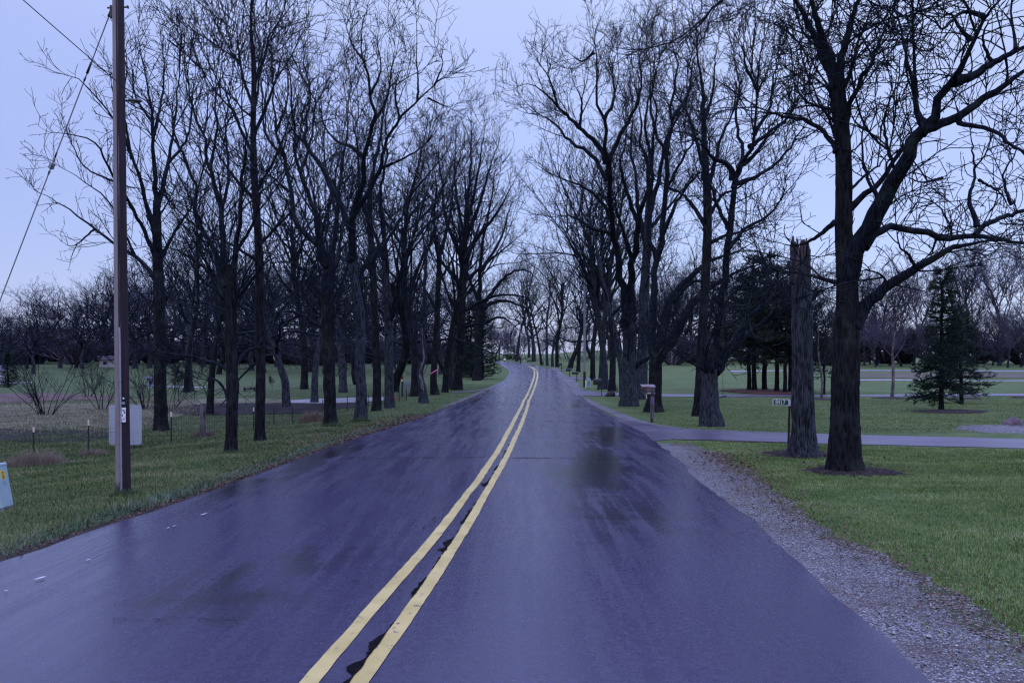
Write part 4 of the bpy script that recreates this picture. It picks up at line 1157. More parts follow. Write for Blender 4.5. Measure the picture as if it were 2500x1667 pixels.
farC = grow_tree('bare_tree', 112, 14, 'oak', 'bark', .7, 2.8, 3, 'twig_far')
youA = grow_tree('young_tree', 110, 6, 'young', 'bark_pale', .7, 1.5, 3, 'twig_red')
youB = grow_tree('young_tree', 111, 6, 'young', 'bark_pale', .7, 1.5, 3, 'branch')

rg = np.random.default_rng(77)
def rz(): return float(rg.uniform(0, 6.28))

# second rank of the left row, seen between the near trunks
for pr, x, y, t, lb in (
    (talA, 513, 1012, 330, 'thin dark tree between the nearest left trunk and the thick fence post'),
    (oakB, 700, 994, 420, 'leaning dark trunk at the end of the mud, left of the pale path'),
    (talB, 768, 983, 300, 'upright dark trunk standing in front of the pale path'),
    (fanB, 838, 958, 260, 'thick pale flared trunk on the lawn behind the furrowed trunk'),
    (fanA, 742, 950, 330, 'dark flared trunk on the lawn right of the small sapling'),
    (talB, 465, 956, 420, 'grey trunk, right one of a far pair left of the farm implement'),
    (talA, 455, 957, 440, 'dark thin trunk, left one of a far pair left of the farm implement'),
    (oakA, 962, 957, 330, 'dark flared trunk on the lawn left of the gate posts'),
    (fanA, 1012, 968, 300, 'dark trunk directly right of the gate posts'),
    (talA, 1086, 958, 350, 'slim dark trunk left of the dome-crowned tree'),
    (fanB, 1098, 950, 380, 'grey trunk tucked against the dome-crowned tree')):
    plant(pr, x, y, t, lb, 'trees behind the left roadside row', 'tree', rz(), 1.0, 6.0 if x == 700 else 0.0)
# roadside trees on the right up to the bend
for pr, x, y, t, lb in (
    (talB, 1520, 968, 330, 'pale tree close behind the two-toned trunk on the right'),
    (talA, 1493, 955, 300, 'dark trunk right behind the dark boulder'),
    (fanB, 1479, 950, 330, 'grey trunk behind the black roadside mailbox'),
    (talB, 1466, 951, 360, 'pale flared trunk just left of the black roadside mailbox post'),
    (fanA, 1447, 928, 470, 'dark trunk right of the green utility pedestal'),
    (talA, 1412, 908, 520, 'dark trunk left of the pale far utility pole'),
    (oakA, 1392, 899, 560, 'dark trunk left of the low black mailbox near the bend'),
    (fanA, 1360, 896, 560, 'twin dark trunk near the far curb, right of a low stump-like stem'),
    (oakB, 1349, 895, 690, 'short stooped stem at the bend'),
    (talB, 1336, 893, 600, 'upright trunk at the bend with dark bark, between two others'),
    (talA, 1322, 891, 640, 'dark trunk at the bend beside the thin white marker post'),
    (oakB, 1303, 883, 600, 'round-crowned tree on the grassy rise right of the pale green box'),
    (talB, 1262, 882, 600, 'tree left of the pale green box at the bend'),
    (fanB, 1291, 873, 640, 'slim forked tree on the skyline of the grassy rise'),
    (farC, 1209, 879, 760, 'small far tree beyond the road where it leaves to the left')):
    plant(pr, x, y, t, lb, 'trees lining the right roadside up to the bend', 'tree', rz())
# lawn trees on the right
plant(youA, 2178, 970, 640, 'young tree with reddish twigs in a mulch ring left of the spruce', 'young trees along the far drive', 'tree', 0.4)
plant(youB, 2005, 972, 690, 'young pale-stemmed tree between the two thick right-hand trunks', 'young trees along the far drive', 'tree', 1.4)
plant(youB, 2346, 971, 670, 'pale-stemmed young tree behind the second spruce', 'young trees along the far drive', 'tree', 2.9)
for x, y, t, lb in ((1650, 861, 690, 'dark tree on the green slope right of the spreading tree'), (1622, 872, 700, 'dark tree low on the green slope behind the spreading tree'), (1630, 855, 740, 'small far tree high on the green slope')):
    plant(oakA, x, y, t, lb, 'trees on the green slope', 'tree', rz())
# background woods on the right
LB = 'bare tree in the distant wood across the right-hand lawns'
k = 0
for i in range(30):
    x = 2030 + i * 22 + rg.uniform(-12, 12)
    pr = (farA, redA, farB, farC, redA)[i % 5]
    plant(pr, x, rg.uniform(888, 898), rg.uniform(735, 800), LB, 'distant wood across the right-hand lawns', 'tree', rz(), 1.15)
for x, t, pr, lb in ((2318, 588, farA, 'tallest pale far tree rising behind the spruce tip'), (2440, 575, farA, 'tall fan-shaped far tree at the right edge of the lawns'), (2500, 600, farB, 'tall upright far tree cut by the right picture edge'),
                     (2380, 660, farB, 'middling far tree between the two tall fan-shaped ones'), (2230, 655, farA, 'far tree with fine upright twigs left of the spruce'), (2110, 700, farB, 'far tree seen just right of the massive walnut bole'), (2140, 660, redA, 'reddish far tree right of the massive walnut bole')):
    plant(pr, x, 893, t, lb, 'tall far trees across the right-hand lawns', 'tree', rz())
# woods behind the right-hand row
LB = 'bare tree in the wood behind the right-hand roadside row'
for i in range(26):
    x = 1440 + i * 21 + rg.uniform(-10, 10)
    y = rg.uniform(868, 880) if x < 1900 else rg.uniform(884, 893)
    plant((oakA, farA, oakB, farC, fanA)[i % 5], x, y, rg.uniform(600, 720), LB, 'wood behind the right-hand roadside row', 'tree', rz(), 1.1)
# woods on the left
LB = 'bare oak in the dark wood behind the fenced field'
def rim(x):     # height of the wood's outline from left to right
    return np.interp(x, [-150, 0, 60, 110, 180, 300, 420, 560, 900, 1150], [640, 735, 700, 665, 625, 600, 590, 560, 560, 640])
for i in range(64):
    x = -120 + i * 19.5 + rg.uniform(-14, 14)
    y = rg.uniform(890, 915) if i % 2 else rg.uniform(882, 890)
    top = rim(x) + rg.uniform(0, 70) * (1 if i % 3 else 1.8)
    plant((oakA, oakB, farC, oakA, fanA, oakB)[i % 6], x, y, top, LB, 'dark wood behind the fenced field', 'tree', rz(), 1.2)
LB = 'low bare tree filling the foot of the dark left wood'
for i in range(20):
    x = -60 + i * 58 + rg.uniform(-14, 14)
    plant((redA, farC, oakB, redA)[i % 4], x, rg.uniform(876, 888), rg.uniform(760, 815), LB, 'undergrowth of the left wood', 'tree', rz(), 1.5)
# trees closing the road gap far away
LB = 'bare tree in the far wood beyond the road bend'
for i in range(16):
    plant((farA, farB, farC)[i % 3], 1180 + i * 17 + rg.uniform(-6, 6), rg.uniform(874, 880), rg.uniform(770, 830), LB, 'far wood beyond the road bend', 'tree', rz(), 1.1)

# ------------------------------------------------------------------ conifers
def conifer(name, seed, H, bare=.12, width=.42, gap=.26, droop=-.12, mat='needles', bark='bark', tuft=False, r0=.017):
    rg = np.random.default_rng(seed)
    root = empty(name, (0, 0, 0))
    P = np.array([[rg.normal(0, .01) * i, rg.normal(0, .01) * i, H * i / 8] for i in range(9)])
    trunk_mesh(P, np.linspace(r0 * H, .006 * H, 9), M[bark], root, rg, 12, .4, .04, .12)
    LP = []
    z = bare * H
    while z < H * .985:
        t = (z / H - bare) / (1 - bare)
        L0 = width * H * ((1 - t) ** .85 * (.78 + .22 * min(1, t * 5)) + .03)
        for j in range(int(rg.integers(4, 7))):
            if rg.random() < .16: continue
            a = rg.uniform(0, 6.3); L = L0 * rg.uniform(.55, 1.1)
            d = np.array([math.cos(a), math.sin(a), rg.normal(.08 + .45 * t, .1)])
            pts = [np.array([0, 0, z + rg.normal(0, .04)])]
            for s in range(5):
                d = d + np.array([rg.normal(0, .08), rg.normal(0, .08), (droop if s < 3 else .14)]); d = unit(d)
                pts.append(pts[-1] + d * L / 5)
            LP.append((np.array(pts), np.linspace(.012 * H ** .5 * (1 - .6 * t), .006, 6)))
        z += gap * H / 8 * rg.uniform(.7, 1.3)
    Pm, Rm = stack_limbs(LP, 9)
    wb = Tubes(); wb.add(Pm, Rm, 5)
    cr = wb.build('crown', M['branch'], root)
    tb = Tubes()
    s = H / 5.0
    l1 = spawn([(Pm, Rm)], rg, 9 / s, .40 * s, 48, 12, .12, -.01, 5, .012 * s, .010 * s, .12, .8, .0, .45, flat=.75, kmin=4)
    l2 = spawn([l1], rg, 10 / s, .17 * s, 42, 12, .12, 0, 3, .012 * s, .008 * s, .1, .9, .03, .4, flat=.4)
    l3 = spawn([l2, l1, (Pm, Rm)], rg, 17 / s, .075 * s, 50, 18, .1, 0, 2, .010 * s, .005 * s, .1, .9, .1, .2)
    tb.add(*l1, 4); tb.add(*l2, 4); tb.add(*l3, 3)
    tb.build('needles', M[mat], cr)
    root["H"] = H
    return root

spr = conifer('spruce_tree', 201, 5.2, .10, .25, .19)
spr2 = conifer('spruce_tree', 202, 5.0, .12, .35, .20)
o = plant(spr, 2298, 1003, 650, 'dark green spruce standing in a mulch ring on the right lawn', None, 'tree', .3, 1.0, 1.2)
o = plant(spr2, 2347, 985, 745, 'shorter spruce with wide low boughs, right behind the lawn spruce', None, 'tree', 2.0, 1.12)
pine = conifer('pine_tree', 203, 9, .28, .40, .34, -.05, 'needles_pine', 'bark', True, .014)
for i, (x, y, t, lb) in enumerate(((1829, 952, 640, 'leftmost pine of the grove in the red mulch bed'), (1842, 953, 600, 'second pine from the left in the red mulch bed'), (1866, 952, 590, 'thick pine in the middle of the red mulch bed'),
                    (1896, 956, 620, 'pine right of the middle of the red mulch bed'), (1916, 959, 660, 'slanting pine of the red mulch bed, left of the broken trunk'), (1931, 957, 610, 'pine half hidden by the left edge of the broken trunk'), (2012, 962, 780, 'low pine seen between the broken trunk and the walnut bole'))):
    plant(pine, x, y, t + 25, lb, 'pine grove in the red mulch bed', 'tree', i * 1.7, 1.3, 3.0 if i == 4 else 0)
ced = conifer('cedar_tree', 204, 7, .02, .22, .2, .05, 'needles', 'bark', False, .012)
for i, (x, y, t, lb) in enumerate(((1178, 925, 760, 'dark evergreen beside the road at the bend, left side'), (1150, 921, 740, 'dark evergreen behind the arching tree'), (1125, 918, 770, 'dark evergreen left of the arching trunk'),
                    (1239, 878, 838, 'small far spruce above the vanishing road'), (1255, 877, 845, 'smaller far spruce right of the one above the vanishing road'),
                    (20, 945, 860, 'dark evergreen at the left edge of the field'))):
    plant(ced, x, y, t, lb, 'evergreens at the edges', 'tree', i * 1.3, 1.5 if i < 3 else 1.7)

# ------------------------------------------------------------------ bare shrubs in the field
def shrub(name, seed, H, nst, mat='branch', tw=1.0, spread=1.0):
    rg = np.random.default_rng(seed)
    root = empty(name, (0, 0, 0))
    LP = []
    for i in range(nst):
        a = rg.uniform(0, 6.3); el = R(rg.uniform(56, 84))
        d = np.array([math.cos(a) * math.cos(el) * spread, math.sin(a) * math.cos(el) * spread, math.sin(el)])
        L = H * rg.uniform(.75, 1.15); pts = [np.array([math.cos(a) * .12, math.sin(a) * .12, -.05]) * H / 2]
        for s in range(6):
            d = unit(d + rg.normal(size=3) * .1 + np.array([math.cos(a), math.sin(a), .0]) * .03)
            pts.append(pts[-1] + d * L / 6)
        LP.append((np.array(pts), np.linspace(.022 * tw, .008 * tw, 7)))
    Pm, Rm = stack_limbs(LP, 10)
    tb = Tubes(); tb.add(Pm, Rm, 6)
    tb.build('stems', M[mat], root)
    tb = Tubes()
    l1 = spawn([(Pm, Rm)], rg, 3.2, .9 * H / 2, 32, 10, .12, .03, 5, .010 * tw, .007 * tw, .2, .9, .2, .4)
    l2 = spawn([l1], rg, 4, .42 * H / 2, 34, 10, .12, .03, 4, .008 * tw, .006 * tw, .1, .9, .2, .4)
    tb.add(*l1, 4); tb.add(*l2, 3)
    tb.build('twigs', M[mat], root)
    root["H"] = H
    return root
shA = shrub('bare_shrub', 301, 2.0, 14, 'branch', .62); shB = shrub('bare_shrub', 302, 2.0, 10, 'branch', .62)
for pr, x, y, t, lb in ((shA, 113, 1014, 862, 'fan-shaped leafless shrub in the dry field, nearest the left edge'), (shB, 250, 1000, 885, 'leafless shrub just left of the utility pole'), (shA, 357, 1000, 885, 'leafless shrub just right of the grey sign back'),
                        (shB, 418, 998, 890, 'small leafless shrub right of the pole-side trunk'), (shB, 215, 970, 895, 'sparse sapling-like shrub at the back of the dry field'), (shA, 1510, 958, 932, 'low brown shrub behind the dark boulder'),
                        (shB, 1110, 938, 900, 'tangle of thin stems at the foot of the dome-crowned tree')):
    plant(pr, x, y, t, lb, 'bare shrubs', 'shrub', rz())
shC = shrub('wild_shrub', 304, 2.0, 30, 'twig_red', 2.4, 1.3); shD = shrub('wild_shrub', 305, 2.0, 30, 'twig_far', 2.4, 1.3)
for i in range(46):
    plant((shC, shD)[i % 2], -90 + i * 27 + rg.uniform(-12, 12), rg.uniform(880, 892), rg.uniform(815, 842), 'dense leafless shrub at the foot of the dark left wood', 'undergrowth of the left wood', 'shrub', rz(), 1.6)
for i in range(18):
    plant((shC, shD)[i % 2], 1650 + i * 52 + rg.uniform(-12, 12), rg.uniform(882, 893), rg.uniform(800, 836), 'dense leafless shrub along the wood edge across the right lawns', 'undergrowth across the right lawns', 'shrub', rz(), 1.6)
sap = grow_tree('sapling', 303, 3, 'young', 'bark', 1.2, 1.2, 2)
plant(sap, 665, 950, 917, 'tiny bare sapling on the lawn right of the farm implement', None, 'tree', 0)
plant(sap, 437, 983, 890, 'thin bare sapling at the edge of the dry field', None, 'tree', 2)

# ------------------------------------------------------------------ dry grass tufts
def tuft(name, label, px, py, wpx, hpx, colr, n=700, seed=1):
    rg = np.random.default_rng(seed)
    P = gp(px, py); u = P.y / F
    W = wpx * u / 2; Hh = hpx * u
    n = int(n)
    a = rg.uniform(0, 6.3, n); rr = np.sqrt(rg.random(n)) 
    x = np.cos(a) * rr * W; y = np.sin(a) * rr * W * .6
    h = Hh * (1 - .65 * rr ** 2) * rg.uniform(.45, 1.1, n)
    z = g(P.x + x, P.y + y) - P.z - .01
    az = rg.uniform(0, 6.3, n); wd = rg.uniform(.5, 1.2, n) * .55 * u
    ln = rg.uniform(.1, .7, n) * h
    dx, dy = np.cos(a + rg.normal(0, .7, n)) * ln, np.sin(a + rg.normal(0, .7, n)) * ln
    b0 = np.stack([x - np.cos(az) * wd, y - np.sin(az) * wd, z], -1); b1 = np.stack([x + np.cos(az) * wd, y + np.sin(az) * wd, z], -1)
    m0 = b0 * .5 + b1 * .5 + np.stack([dx * .35 - np.cos(az) * wd * .8, dy * .35, h * .62], -1); m1 = b0 * .5 + b1 * .5 + np.stack([dx * .35 + np.cos(az) * wd * .8, dy * .35, h * .62], -1)
    tp = np.stack([x + dx, y + dy, z + h * .95], -1)
    V = np.stack([b0, b1, m1, m0, tp], 1).reshape(-1, 3)
    i = np.arange(n)[:, None] * 5
    key = 'tuft%s' % (colr,)
    if key not in M: M[key] = plain('dry_tuft', colr, .85, .1, 0, .4, 30)
    o = mesh_obj(name, V, [i + np.array([0, 1, 2, 3]), i + np.array([3, 2, 4])], M[key], None, True)
    o.location = P
    return tag(o, label, 'grass tuft')
BE, PK, GR = (0.17, 0.138, 0.112), (0.155, 0.118, 0.105), (0.055, 0.08, 0.04)
tuft('grass_tuft', 'wide dry beige tuft at the leftmost fence post', 85, 1135, 150, 46, BE, 1500, 1)
tuft('grass_tuft', 'dry tuft at the second fence post', 222, 1112, 75, 24, BE, 800, 2)
tuft('grass_tuft', 'dry tuft at the thick wooden fence post', 496, 1068, 62, 26, PK, 800, 3)
tuft('grass_tuft', 'big pinkish dry tuft left of the stout furrowed trunk', 762, 1030, 62, 34, PK, 1100, 4)
tuft('grass_tuft', 'pinkish tuft in front of the farm gate', 1006, 968, 26, 16, PK, 500, 5)
tuft('grass_tuft', 'green and straw tuft around the foot of the utility pole', 308, 1208, 90, 22, GR, 700, 6)
tuft('grass_tuft', 'short tuft at the fence post right of the pole-side trunk', 416, 1084, 34, 9, BE, 300, 7)
tuft('grass_tuft', 'small weeds at the foot of the nearest left trunk', 566, 1107, 50, 14, GR, 400, 8)
tuft('grass_tuft', 'weeds at the foot of the stout furrowed trunk', 812, 1042, 60, 16, GR, 500, 9)
tuft('grass_tuft', 'weeds at the foot of the crooked grey tree', 882, 1030, 56, 16, GR, 500, 10)
tuft('grass_tuft', 'straw at the foot of the leaning utility pedestal', 8, 1245, 60, 16, BE, 400, 11)
# ------------------------------------------------------------------ utility pole, guy wire, lines
M['steel'] = plain('galvanised_steel', (0.22, 0.23, 0.26), 0.45, 0.5, 0.4, 0.15, 20)
M['black'] = plain('black_metal', (0.012, 0.012, 0.014), 0.5, 0.4, 0, 0.3)
M['cable'] = plain('cable', (0.012, 0.012, 0.016), 0.6, 0.2)
M['post_dark'] = plain('post_dark', (0.014, 0.014, 0.015), 0.65, 0.3, 0, 0.4, 20)
M['white'] = plain('white_enamel', (0.62, 0.62, 0.64), 0.45, 0.4, 0, 0.12, 12)
M['cream'] = plain('cream_tip', (0.55, 0.47, 0.38), 0.6, 0.3, 0, 0.15)
M['orange'] = plain('orange_plastic', (0.62, 0.06, 0.02), 0.45, 0.4, 0, 0.1)
M['pink'] = plain('pink_tape', (0.62, 0.12, 0.26), 0.5, 0.3, 0, 0.15)
q = NT('pole_wood')
gr = q.noise(1.0, 7, 0.65, q.map((30, 30, 0.9)), 0.4)
blot = q.noise(1.0, 5, 0.6, q.map((5, 5, 0.8)))
c = q.ramp(q.math('ADD', q.math('MULTIPLY', gr, .6), q.math('MULTIPLY', blot, .4)), (0.33, (0.12, 0.092, 0.088)), (0.5, (0.19, 0.163, 0.172)), (0.68, (0.26, 0.228, 0.240)))
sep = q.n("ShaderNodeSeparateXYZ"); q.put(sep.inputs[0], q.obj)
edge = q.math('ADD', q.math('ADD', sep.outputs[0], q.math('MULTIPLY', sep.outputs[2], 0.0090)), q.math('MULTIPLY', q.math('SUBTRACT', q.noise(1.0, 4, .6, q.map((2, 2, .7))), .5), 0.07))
c = q.mix(q.rng(edge, 0.012, 0.022, 0, 1), c, q.ramp(gr, (.35, (0.010, 0.007, 0.009)), (.7, (0.030, 0.020, 0.026))))  # lit left and shaded right of the pole put into the wood colour
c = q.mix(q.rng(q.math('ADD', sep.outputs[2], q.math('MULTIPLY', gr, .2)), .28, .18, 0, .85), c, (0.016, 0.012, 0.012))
q.bump(gr, .5, .01)
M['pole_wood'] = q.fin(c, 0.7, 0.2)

foot = gp(301, 1203); YP = foot.y; u = YP / F
pole = empty('utility_pole', foot, 'near wooden utility pole on the left verge with grey conduit and a white tag', 'utility pole')
def lp(px, py, dy=0.0): return at(px, py, YP) + Vector((0, dy, 0)) - foot
tb = Tubes()
top = lp(281, -620)
Pz = np.array([[0, 0, -.3], [0, 0, 0], tuple(lp(294, 600)), tuple(lp(288.5, 0)), tuple(top)])
a, b = smooth_poly(Pz, [17.6 * u, 17.2 * u, 15 * u, 13.2 * u, 11 * u], 60)
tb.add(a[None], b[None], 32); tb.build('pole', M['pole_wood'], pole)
def axis(py):
    return np.interp(py, [-620, 0, 600, 1203], [281, 288.5, 294, 301]), np.interp(py, [-620, 0, 600, 1203], [11, 13.2, 15, 17.3])
def onpole(py, f, out=0.0):
    """point on the near face, f = -1..1 across"""
    cx, r = axis(py)
    c_ = lp(cx, py)
    return np.array([c_.x + f * r * u, -math.sqrt(max(0, 1 - f * f)) * r * u - out, c_.z])
pts = [onpole(y, .28, .012) for y in (1205, 1100, 1000, 900, 850)] + [onpole(800, .22, .012)]
tb = Tubes(); a, b = smooth_poly(np.array(pts), [.0125] * 6, 30); tb.add(a[None], b[None], 10); tb.build('conduit', M['steel'], pole)
pts = [onpole(y, .18, .008) for y in (1195, 1000, 800, 500, 200, 0, -600)]
tb = Tubes(); a, b = smooth_poly(np.array(pts), [.008] * 7, 60); tb.add(a[None], b[None], 8); tb.build('ground_wire', M['cable'], pole)
for y in (931, 1030, 1083, 1134, 1177):
    bm = bmesh.new(); p = onpole(y, .28, .014); box(bm, p, (.045, .012, .012), None, .002); bm_obj('strap', bm, M['black'], pole)
def face_plate(name, y0, y1, f, wpx, m, out=.012):
    p0, p1 = onpole(y0, f, out), onpole(y1, f, out)
    bm = bmesh.new()
    rot = Matrix.Rotation(math.asin(f) * .8, 3, 'Z')
    box(bm, (p0 + p1) / 2, (wpx * u, .004, abs(p0[2] - p1[2])), rot, .001)
    o = bm_obj(name, bm, m, pole); return o, (p0 + p1) / 2, rot
face_plate('metal_tag', 980, 986, .55, 9, M['steel'])
lab, pc, rt = face_plate('paper_tag', 994, 1029, .62, 9.5, M['white'])
M['brown_print'] = plain('brown_print', (0.20, 0.09, 0.05), .6, .2)
M['ink'] = plain('ink', (0.03, 0.03, 0.04), .6, .2)
def patch_on(parent, c, rot, rects, m, name, dy=-.0035):
    bm = bmesh.new()
    for (x, z, sx, sz) in rects:
        box(bm, Vector(c) + rot @ Vector((x, dy, z)), (sx, .002, sz), rot)
    o = bm_obj(name, bm, m, parent); return o
patch_on(lab, pc, rt, [(-.004, .062, .022, .018), (.006, .05, .012, .01)], M['brown_print'], 'printed_mark')
patch_on(lab, pc, rt, [(.012, .03, .016, .02), (-.014, -.005, .012, .024), (.016, -.035, .012, .006), (.0, -.052, .008, .016), (.012, -.06, .006, .016), (-.012, -.065, .006, .014)], M['ink'], 'printed_lettering')
bm = bmesh.new(); p = onpole(972, .6, .004); ball(bm, p, (.012, .012, .012)); bm_obj('bolt', bm, M['white'], pole)
bm = bmesh.new()
rod(bm, lp(262, 20) , lp(313, 18), .011); box(bm, lp(312, 18), (.02, .035, .035), None, .004); box(bm, lp(274, 30), (.05, .06, .17), None, .01)
bm_obj('guy_bracket', bm, M['black'], pole)

gw = empty('guy_wire', gp(-180, 1203), 'slanting guy wire with a boxy insulator, left of the near utility pole', 'guy wire')
def gl(px, py): return at(px, py, YP) - gw.location
A, B = gl(272, 25), Vector((0, 0, 0))
def along(t): return A.lerp(B, t)
tb = Tubes(); a, b = smooth_poly(np.array([A, along(.5), B]), [.0085] * 3, 12); tb.add(a[None], b[None], 8); tb.build('strand', M['steel'], gw)
def tt(py): return (gl(0, py).z - A.z) / (B.z - A.z)
def sleeve(name, y0, y1, r, m):
    bm = bmesh.new(); rod(bm, along(tt(y0)), along(tt(y1)), r * .8, r, 12); return bm_obj(name, bm, m, gw, True)
sleeve('turnbuckle', 24, 40, .020, M['black']); sleeve('splice', 138, 164, .017, M['black']); sleeve('splice', 172, 180, .013, M['black'])
bm = bmesh.new()
d = (B - A).normalized(); qq = d.to_track_quat('Z', 'Y').to_matrix()
box(bm, along(tt(377)), (.062, .062, .10), qq, .012); rod(bm, along(tt(352)), along(tt(366)), .006, .022); rod(bm, along(tt(390)), along(tt(400)), .020, .008)
bm_obj('insulator', bm, M['steel'], gw)
sleeve('sleeve', 345, 356, .013, M['black']); 
bm = bmesh.new(); rod(bm, (0, 0, -.3), along(.96), .014); bm_obj('anchor_rod', bm, M['steel'], gw)

sl_ = empty('street_light', at(300, 246, YP + .12), 'small street light on a short arm high on the near utility pole', 'street light')
o_ = Vector(sl_.location)
bm = bmesh.new(); rod(bm, (0, 0, 0), at(322, 246, YP + .12) - o_, .012); bm_obj('arm', bm, M['black'], sl_)
bm = bmesh.new(); c0 = at(330, 247, YP + .12) - o_
ball(bm, c0, (.095, .055, .024), 16); box(bm, at(320, 245, YP + .12) - o_, (.05, .05, .035), None, .008); bm_obj('lamp_head', bm, plain('lamp_head', (.035, .05, .045), .5, .4), sl_, True)
bm = bmesh.new(); ball(bm, at(325, 250, YP + .12) - o_, (.035, .035, .022)); bm_obj('lens', bm, M['steel'], sl_, True)

def far_pole(px, py, top, label, wpx):
    P = gp(px, py); H = (py - top) / F * P.y; uu = P.y / F
    r_ = empty('utility_pole', P, label, 'utility pole')
    tb = Tubes(); a, b = smooth_poly(np.array([[0, 0, -.2], [0, 0, H * .5], [0, 0, H]]), [wpx / 2 * uu, wpx / 2 * uu * .9, wpx / 2 * uu * .75], 12)
    tb.add(a[None], b[None], 12); tb.build('pole', M['grey_pole'], r_)
    tb = Tubes(); a, b = smooth_poly(np.array([[0, 0, -.2], [0, 0, H * .13]]), [wpx / 2 * uu * 1.06] * 2, 6); tb.add(a[None], b[None], 12); tb.build('creosote_band', M['post_dark'], r_)
    bm = bmesh.new(); box(bm, (0, 0, H * .96), (1.1, .09, .1), None, .01); bm_obj('crossarm', bm, M['bark_grey'], r_)
    return P + Vector((0, 0, H))
M['grey_pole'] = plain('grey_pole', (.20, .19, .21), .7, .2, 0, .2, 6)
tA = far_pole(1271, 887, 770, 'thin pale utility pole at the bend, right of the far tree pair', 3.2)
tB = far_pole(1427, 945, 655, 'pale utility pole on the right roadside beside the green pedestal', 6)
far_pole(1326, 893, 800, 'short thin pale pole at the bend near the roadside trunks', 2.2)
def line(label, a, b, sag, r):
    P = np.array([np.array(a) * (1 - t) + np.array(b) * t - np.array([0, 0, sag * 4 * t * (1 - t)]) for t in np.linspace(0, 1, 60)])
    tb = Tubes(); tb.add(P[None], np.full((1, 60), r), 6)
    tag(tb.build('overhead_wire', M['cable'], None), label, 'wire')
# they pass overhead from a pole behind the viewer
line('overhead wire crossing in front of the near utility pole', at(60, 0, 8.6) + (at(60, 0, 8.6) - at(300, 212, 9.6)) * 2.5, at(300, 212, 9.6), 0.02, .006)
line('overhead wire sagging away through the left crowns to the bend', at(300, 212, 9.6), tA, 0.9, .008)
line('short stretch of overhead wire at the top, above the left crowns', at(445, 0, 12) + (at(445, 0, 12) - at(540, 85, 13)) * 2, tB, 0.9, .008)

# ------------------------------------------------------------------ back of a road sign
P = gp(327, 1096)
rs = empty('road_sign', P, 'grey back of a road sign half hidden by the near utility pole', 'road sign')
def L(px, py, d=0): return at(px, py, P.y) + Vector((0, d, 0)) - P
uu = P.y / F
bm = bmesh.new(); c = (L(266, 988) + L(346, 1086)) / 2
box(bm, c, (80 * uu, .006, 97 * uu))
ve = [e for e in bm.edges if abs(e.verts[0].co.x - e.verts[1].co.x) < 1e-4 and abs(e.verts[0].co.z - e.verts[1].co.z) < 1e-4]
bmesh.ops.bevel(bm, geom=ve, offset=6 * uu, segments=5, affect='EDGES', profile=0.5)
bm_obj('sign_panel', bm, plain('sign_back', (.27, .30, .37), .42, .5, .25, .1, 4), rs)
bm = bmesh.new(); rod(bm, L(326, 1105, .02), L(326, 1000, .02), .016, None, 8); bm_obj('post', bm, M['post_dark'], rs)
bm = bmesh.new(); rod(bm, L(274, 1000, -.01), L(274, 1000, .01), .006); rod(bm, L(326, 1000, -.012), L(326, 1000, .01), .008); rod(bm, L(326, 1075, -.012), L(326, 1075, .01), .008); bm_obj('bolt', bm, M['steel'], rs)

# ------------------------------------------------------------------ leaning utility pedestal
P = gp(-1, 1245); uu = P.y / F
pd = empty('utility_pedestal', P, 'pale green utility pedestal leaning at the left picture edge with a yellow sticker', 'pedestal')
ped_m = plain('pedestal_paint', (.24, .33, .33), .5, .4, 0, .12, 5)
lean = Matrix.Rotation(R(10), 3, 'Y') 
def bent(v): 
    v = lean.inverted() @ Vector(v); return v
bm = bmesh.new(); box(bm, (0, 0, 55 * uu), (44 * uu, .24, 104 * uu), None, .018)
bmesh.ops.rotate(bm, verts=bm.verts[:], cent=(0, 0, 0), matrix=lean.inverted())
body = bm_obj('body', bm, ped_m, pd)
bm = bmesh.new(); box(bm, (0, 0, 108 * uu), (46 * uu, .25, 10 * uu), None, .02)
bmesh.ops.rotate(bm, verts=bm.verts[:], cent=(0, 0, 0), matrix=lean.inverted()); bm_obj('cap', bm, ped_m, pd)
bm = bmesh.new(); box(bm, (0, 0, 2 * uu), (38 * uu, .2, 26 * uu), None, .006)
bmesh.ops.rotate(bm, verts=bm.verts[:], cent=(0, 0, 0), matrix=lean.inverted()); bm_obj('base', bm, plain('pedestal_base', (.30, .30, .33), .7, .3), pd)
c = Vector((22 * uu + .001, .005, 84 * uu))
def side(parent, rects, m, name, out_):
    bm = bmesh.new()
    for dy, dz, sy_, sz in rects: box(bm, c + Vector((out_, dy, dz * uu)), (.003, sy_, sz * uu))
    bmesh.ops.rotate(bm, verts=bm.verts[:], cent=(0, 0, 0), matrix=lean.inverted())
    return bm_obj(name, bm, m, parent)
stk = side(pd, [(0, 0, .075, 21)], plain('yellow_sticker', (.62, .40, .02), .5, .4, 0, .08), 'sticker', 0)
side(stk, [(0, 7, .035, 1.4), (0, 4.5, .04, 1.2), (.003, 0, .03, 2.4), (0, -4, .04, 1.2), (0, -6, .035, 1.2), (0, -8, .04, 1.2)], M['ink'], 'printed_lettering', .0025)
side(body, [(0, -17, .06, 1.6), (.01, -21, .05, 1.3), (0, -25, .03, 1.1)], plain('grey_print', (.16, .19, .22), .6, .2), 'small_print', 0)

